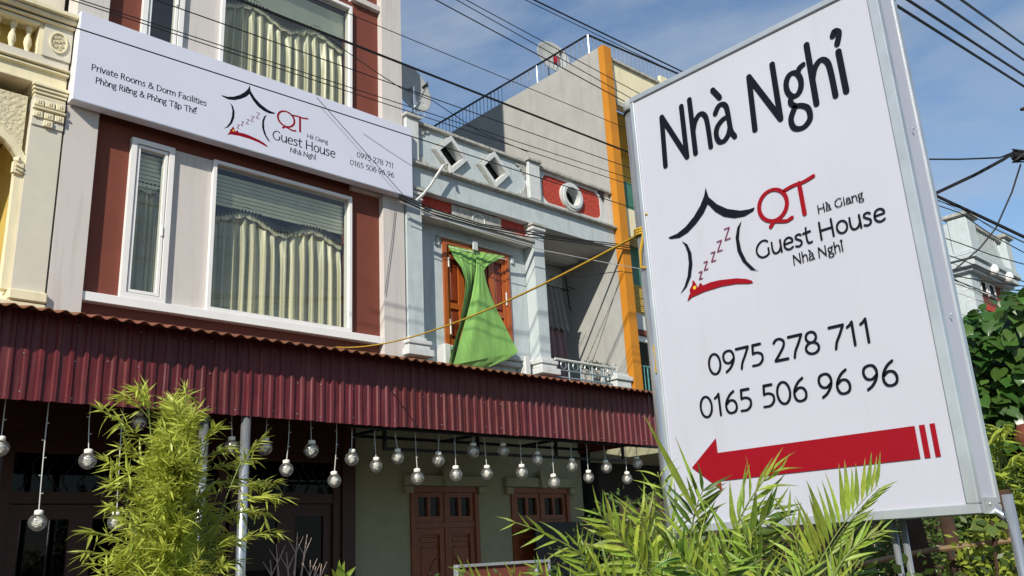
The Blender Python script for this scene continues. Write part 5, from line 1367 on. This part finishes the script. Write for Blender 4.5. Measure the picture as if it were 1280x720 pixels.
for i in range(270):
    py = 498+262*rb.random()**.8; q = min(1, (py-498)/160)
    lo, hi = 200-45*q, 250+14*q
    if py > 615: hi += (py-615)*.65; lo -= (py-600)*.35
    tips.append((rb.triangular(lo, hi, (lo+hi)/2), py))
tw = MB()
for (px, py) in tips:
    dy = rb.uniform(-.35, .35); tp = toB(px, py, dy)
    c = min(culms, key=lambda c_: min((p-tp).length for p in c_[6:]))
    k = min(range(4, 20), key=lambda k_: (c[k_]-tp+Vector((0, 0, .18))).length)
    s0 = c[k]; L_ = (tp-s0).length
    if L_ > .9: s0 = tp+(s0-tp)*(.6/L_)
    md_ = s0.lerp(tp, .5)+Vector((0, 0, .04)); pts = bez(s0, md_, tp, 8)
    tw.tube([tuple(p-base) for p in pts], [.004-.003*q/8 for q in range(9)], 4)
    m_ = int(5+L_*13)
    for j in range(m_):
        s_ = .15+.85*(j+1)/m_; q = min(7, int(s_*8)); p = pts[q].lerp(pts[q+1], s_*8-q); tg = (pts[q+1]-pts[q]).normalized()
        for f_ in range(rb.choice((3, 4, 4, 5))):
            d = tg*rb.uniform(.4, 1)+Vector((rb.uniform(-1, 1), rb.uniform(-1, 1), rb.uniform(-.75, .55)))*.85
            blades.append((p, d.normalized(), rb.uniform(.075, .145)))
put('twigs', tw.data('twigs', M['stem']), BB, mat=Matrix.Identity(4), kind='stuff')
blades.sort(key=lambda q: ((q[0]-EYE).dot(_f))/q[2])
stuffm = MB()
for i, (p, d, L_) in enumerate(blades):
    mt = Matrix.Translation(p-base) @ frame_q(d, Vector((rb.uniform(-.6, .6), rb.uniform(-.6, .6), 1)).normalized()) @ Matrix.Scale(L_, 4)
    if i < 290: put('leaf', BL[i % 3], BB, mat=mt)
    else:
        w = .08
        a = mt @ Vector((0, 0, 0)); b1 = mt @ Vector((w, .35, -.02)); c1 = mt @ Vector((0, 1, -.2)); d1 = mt @ Vector((-w, .35, -.02))
        stuffm.quad(a, b1, c1, d1)
fo = put('foliage', stuffm.data('foliage', M['leaf_bamboo']), BB, mat=Matrix.Identity(4), kind='stuff')

# bare twig plant
p = onY(375, 760, 6.0); p.z = .1
TP = thing('bare_shrub', 'leafless pale twiggy shrub right of the bamboo', 'shrub', tuple(p)); base = WL[TP.name]
for (x0, x1, y1) in ((355, 345, 680), (362, 372, 665), (365, 384, 668), (368, 358, 690), (390, 402, 705), (345, 338, 700), (375, 395, 708), (385, 388, 700)):
    b = MB(); a = onY(x0, 800, 6.0); e = onY(x1, y1, 6.0); b.tube([tuple(Vector((a.x, a.y, .1))-base), tuple(a.lerp(e, .6)-base), tuple(e-base)], [.012, .008, .003], 5)
    e2_ = a.lerp(e, .8); b.tube([tuple(e2_-base), tuple(e2_+Vector((.06, 0, .12))-base)], [.005, .002], 4); b.tube([tuple(e2_-base), tuple(e2_+Vector((-.07, 0, .1))-base)], [.005, .002], 4)
    put('branch', b.data('branch', M['twig']), TP, mat=Matrix.Identity(4))
p = onY(428, 760, 5.5); p.z = .1
LP_ = thing('young_banana_plant', 'small fresh green broad leaf plant at bottom between shrub and doors', 'plant', tuple(p)); base = WL[LP_.name]
bl_ = blade('leaf', M['leaf_palm'], .3, .35, .4, 8, .4)
c0 = onY(425, 728, 5.5)
for (x1, y1, L_) in ((422, 705, .17), (410, 713, .14), (440, 714, .15), (395, 722, .15), (455, 724, .15), (428, 708, .16)):
    put('leaf', bl_, LP_, mat=Matrix.Translation(c0-base) @ frame_q(onY(x1, y1, 5.4)-c0, -_f) @ Matrix.Scale(L_, 4))
b = MB(); b.tube([(0, 0, 0), tuple(c0-base)], .02, 8); put('stem', b.data('stem', M['stem']), LP_, mat=Matrix.Identity(4))

# framed board stand
t = thing('framed_board', 'maroon board in a grey metal frame standing at bottom centre', 'board', (6.4, 6.6, .1))
A = onY(569, 704, 6.6); C_ = onY(686, 701, 6.6)
zt = (A.z+C_.z)/2
b = MB(); b.box(A.x+.03, C_.x-.03, 6.6, 6.62, .6, zt-.03); b.build('panel', M['brown'], t)
for (x0, x1, z0, z1) in ((A.x, C_.x, zt-.028, zt), (A.x, A.x+.028, .1, zt-.03), (C_.x-.028, C_.x, .1, zt-.03), (A.x*.17+C_.x*.83, A.x*.17+C_.x*.83+.03, .1, zt-.03)):
    b = MB(); b.box(x0, x1, 6.575, 6.63, z0, z1, .003); b.build('frame_bar', M['alu'], t)

# vine wall at right
VL = []
def heart(nm, m, fold=.15, cup=.15):
    b = MB()
    rim = [(0, .08), (.16, -.04), (.36, .02), (.48, .22), (.46, .48), (.30, .75), (.10, .95), (0, 1.08), (-.10, .95), (-.30, .75), (-.46, .48), (-.48, .22), (-.36, .02), (-.16, -.04)]
    mids = [(0, .08), (0, .4), (0, .75), (0, 1.08)]
    b.v = [(x, y, fold*abs(x)-cup*(y-.4)**2-.5*abs(x)**2) for x, y in rim]+[(0, .35, .0), (0, .7, -cup*.09)]
    c0, c1 = 14, 15
    for tri in ((0, 1, c0), (1, 2, c0), (2, 3, c0), (3, 4, c0), (4, 5, c1), (c0, 4, c1), (5, 6, c1), (6, 7, c1), (7, 8, c1), (8, 9, c1), (9, 10, c1), (10, c0, c1), (10, 11, c0), (11, 12, c0), (12, 13, c0), (13, 0, c0)):
        b.f.append(tri); b.m.append(0)
    return b.data(nm, m, True)
HV = [heart('leaf', M['leaf_vine'], f_, c_) for f_, c_ in ((.25, .1), (.1, .35), (.4, .2))]
VX = 6.3
V0 = onX(1262, 700, VX); V0.z = .1
VN = thing('broad_leaf_tree', 'dark glossy broad leaved tree at the right edge behind the sign', 'tree', tuple(V0)); base = WL[VN.name]
b = MB(); tp = onX(1262, 430, VX+.3); b.tube([(0, 0, 0), (.03, .02, 1.2), tuple(tp-base)], [.09, .07, .04], 8); put('trunk', b.data('trunk', M['bark'], True), VN, mat=Matrix.Identity(4))
for (x1, y1) in ((1225, 400), (1300, 390), (1240, 480), (1320, 450), (1262, 380)):
    b = MB(); e = onX(x1, y1, VX+.2); s0 = Vector((base.x+.03, base.y+.02, 1.5)); b.tube([tuple(s0-base), tuple(s0.lerp(e, .5)+Vector((0, 0, .1))-base), tuple(e-base)], [.035, .02, .008], 6); put('limb', b.data('limb', M['bark'], True), VN, mat=Matrix.Identity(4))
rv = random.Random(21)
cnt = 0; sf = MB(); cand = []
while len(cand) < 3400:
    px = rv.uniform(1195, 1400); py = rv.uniform(345, 610); dx = rv.uniform(-.45, .75)
    topy = 400-.55*max(0, min(60, px-1205))-8*sin(px*.09)
    if px < 1232: topy += (1232-px)*.2
    if py < topy+rv.uniform(-6, 10): continue
    cand.append((onX(px, py, VX+dx), dx, px))
cand.sort(key=lambda q: (q[2] > 1290, q[1]))
for i, (p, dx, px) in enumerate(cand):
    d = Vector((-.55+rv.uniform(-.6, .6), rv.uniform(-.9, .5), -.5+rv.uniform(-.6, .7)))
    L_ = rv.uniform(.06, .115)
    nrm = Vector((-.8+rv.uniform(-.5, .5), -.3+rv.uniform(-.5, .5), .7+rv.uniform(-.4, .4))).normalized()
    mt = Matrix.Translation(p-base) @ frame_q(d, nrm) @ Matrix.Scale(L_, 4)
    if i < 290: put('leaf', HV[i % 3], VN, mat=mt)
    else:
        me = HV[i % 3]; n = len(sf.v)
        sf.v += [tuple(mt @ v.co) for v in me.vertices]
        for pl in me.polygons: sf.f.append(tuple(n+q for q in pl.vertices)); sf.m.append(0)
put('foliage', sf.data('foliage', M['leaf_vine'], True), VN, mat=Matrix.Identity(4), kind='stuff')

# lime pinnate shrub, lower right
p = onX(1262, 640, 5.4); p.z = .1
LS = thing('lime_fern_shrub', 'yellow green fine leaved shrub right of the sign bottom corner', 'shrub', tuple(p)); base = WL[LS.name]
BLM = [blade('leaflet', M['leaf_lime'], .32, .2, .3, 4, .4), blade('leaflet', M['leaf_lime'], .36, .5, .2, 4, .4, .5)]
st = Vector((base.x, base.y, .1)); nleaf = 0
for i in range(42):
    px = rv.uniform(1215, 1330); py = rv.uniform(525, 665)
    if i < 3: px, py = ((1255, 535), (1240, 590), (1235, 630))[i]
    e = onX(px, py, 5.4+rv.uniform(-.3, .3)); s0 = Vector((base.x+rv.uniform(-.1, .1), base.y+rv.uniform(-.1, .1), e.z-.35))
    s0 = s0.lerp(e, .3)
    pts = bez(s0, s0.lerp(e, .5)+Vector((0, 0, .12)), e, 8)
    b = MB(); b.tube([tuple(q-base) for q in pts], .004, 4); so = put('sprig', b.data('sprig', M['stem']), LS, mat=Matrix.Identity(4))
    for j in range(7):
        s_ = .3+.7*j/6; q = min(7, int(s_*8)); pp = pts[q].lerp(pts[q+1], s_*8-q); tg = (pts[q+1]-pts[q]).normalized(); sd = tg.cross(Vector((0, 0, 1))).normalized()
        for sg in (-1, 1):
            d = tg*.5+sd*sg+Vector((0, 0, -.35)); L_ = rv.uniform(.06, .11)
            put('leaflet', BLM[j % 2], so, mat=Matrix.Translation(pp-base) @ frame_q(d, Vector((rv.uniform(-.5, .2), rv.uniform(-.5, .2), 1)).normalized()) @ Matrix.Scale(L_, 4))

# hedge behind and below the sign
def stuff_foliage(name, label, cat, boxes, n, L0, L1, m, seed):
    r_ = random.Random(seed); b = MB()
    for i in range(n):
        x0, x1, y0, y1, z0, z1 = r_.choice(boxes)
        c = Vector((r_.uniform(x0, x1), r_.uniform(y0, y1), z0+(z1-z0)*r_.random()**.8))
        c += Vector((.12*sin(c.z*9+c.y*5), .1*sin(c.x*7), .14*sin(c.y*6+c.x*4)))
        d = Vector((r_.uniform(-1, .6), r_.uniform(-1, 1), r_.uniform(-.7, .8))).normalized()*r_.uniform(L0, L1)
        s_ = d.cross(Vector((r_.uniform(-1, 1), r_.uniform(-1, 1), r_.uniform(.2, 1)))).normalized()*d.length*.24
        b.quad(c, c+d*.45+s_, c+d, c+d*.45-s_)
    return b.build(name, M[m], kind='stuff', label=label, cat=cat)
stuff_foliage('garden_hedge', 'leafy dark green undergrowth showing below the big sign', 'hedge', [(4.6, 5.2, 2.0, 4.3, .3, 1.66), (4.9, 5.6, 2.1, 4.5, .3, 1.9), (5.3, 6.0, 1.5, 2.7, .3, 1.85)], 22000, .03, .06, 'leaf_hedge', 4)
stuff_foliage('low_undergrowth', 'low leafy ground planting beneath the palms', 'undergrowth', [(2.2, 3.6, .9, 3.2, .2, 1.42)], 12000, .025, .055, 'leaf_hedge', 5)
stuff_foliage('bright_seedlings', 'bright green leaves at the bottom right corner', 'undergrowth', [(4.3, 4.6, 1.3, 1.75, .9, 1.50)], 1400, .025, .055, 'leaf_lime', 6)
# timber backdrop
t = thing('timber_fence', 'dark weathered vertical timber board fence below right of the sign', 'fence', (6.6, 2, 0))
for i in range(34):
    y = .2+i*.16
    b = MB(); b.box(6.6+rv.uniform(-.02, .02), 6.64, y, y+.145, 0, 2.0+rv.uniform(-.12, .12)); b.build('board', M['timber'], t)
for nm, (x1, y1, w) in (('left', (1148, 655, .05)), ('right', (1190, 655, .04)), ('rightmost', (1268, 650, .05))):
    p = onX(x1, y1, 4.6 if nm != 'rightmost' else 5.0)
    b = MB(); b.tube([(p.x, p.y, 0), (p.x+.02, p.y+.02, .9), (p.x-.01, p.y, 1.35), (p.x, p.y+.03, p.z+.15)], [w, w*.9, w, w*.75], 9)
    b.build('brown_trunk', M['bark'], smooth=True, label='%s thin brown tree trunk standing below the big sign' % nm, cat='trunk', group='thin trunks below the sign')
A = onX(1083, 704, 4.45); C_ = onX(1258, 676, 4.45); e = C_-A
b = MB(); b.tube([tuple(A-e*.4), tuple(A), tuple(A+e*.5+Vector((0, 0, .012))), tuple(C_), tuple(C_+e*.2)], .013, 7); b.build('bamboo_rail', M['bamboopole'], label='thin dry bamboo pole tied level below the big sign', cat='pole')
# big leaf sprig under sign corner
p = onX(1220, 665, 4.4); p0 = Vector((p.x, p.y, .1))
BS = thing('corner_sapling', 'sapling with a few large pale leaves under the sign corner', 'plant', tuple(p0)); base = WL[BS.name]
HL = heart('leaf', M['leaf_hedge'], .2, .2)
for (x, y, dx_, dy_, L_) in ((1232, 652, -20, 10, .075), (1240, 655, 2, 16, .07), (1225, 650, 6, 8, .05), (1250, 652, 14, 12, .05)):
    a = onX(x, y, 4.4); e = onX(x+dx_, y+dy_, 4.35)
    put('leaf', HL, BS, mat=Matrix.Translation(a-base) @ frame_q(e-a, Vector((-.7, -.3, .6))) @ Matrix.Scale(L_, 4))
b = MB(); b.tube([(0, 0, 0), (0.02, 0, .8), tuple(onX(1240, 652, 4.4)-base)], .008, 6); put('stem', b.data('stem', M['bark']), BS, mat=Matrix.Identity(4))
p = onX(1290, 548, 5.9)
b = MB(); b.lathe((p.x, p.y, p.z), [(0, -.1), (.07, -.08), (.1, 0), (.07, .08), (0, .1)], 12); 
b.build('terracotta_ball', M['brown'], label='round dull red object among leaves at the right edge', cat='ornament', smooth=True)
# street trees / houses behind camera are outside the view
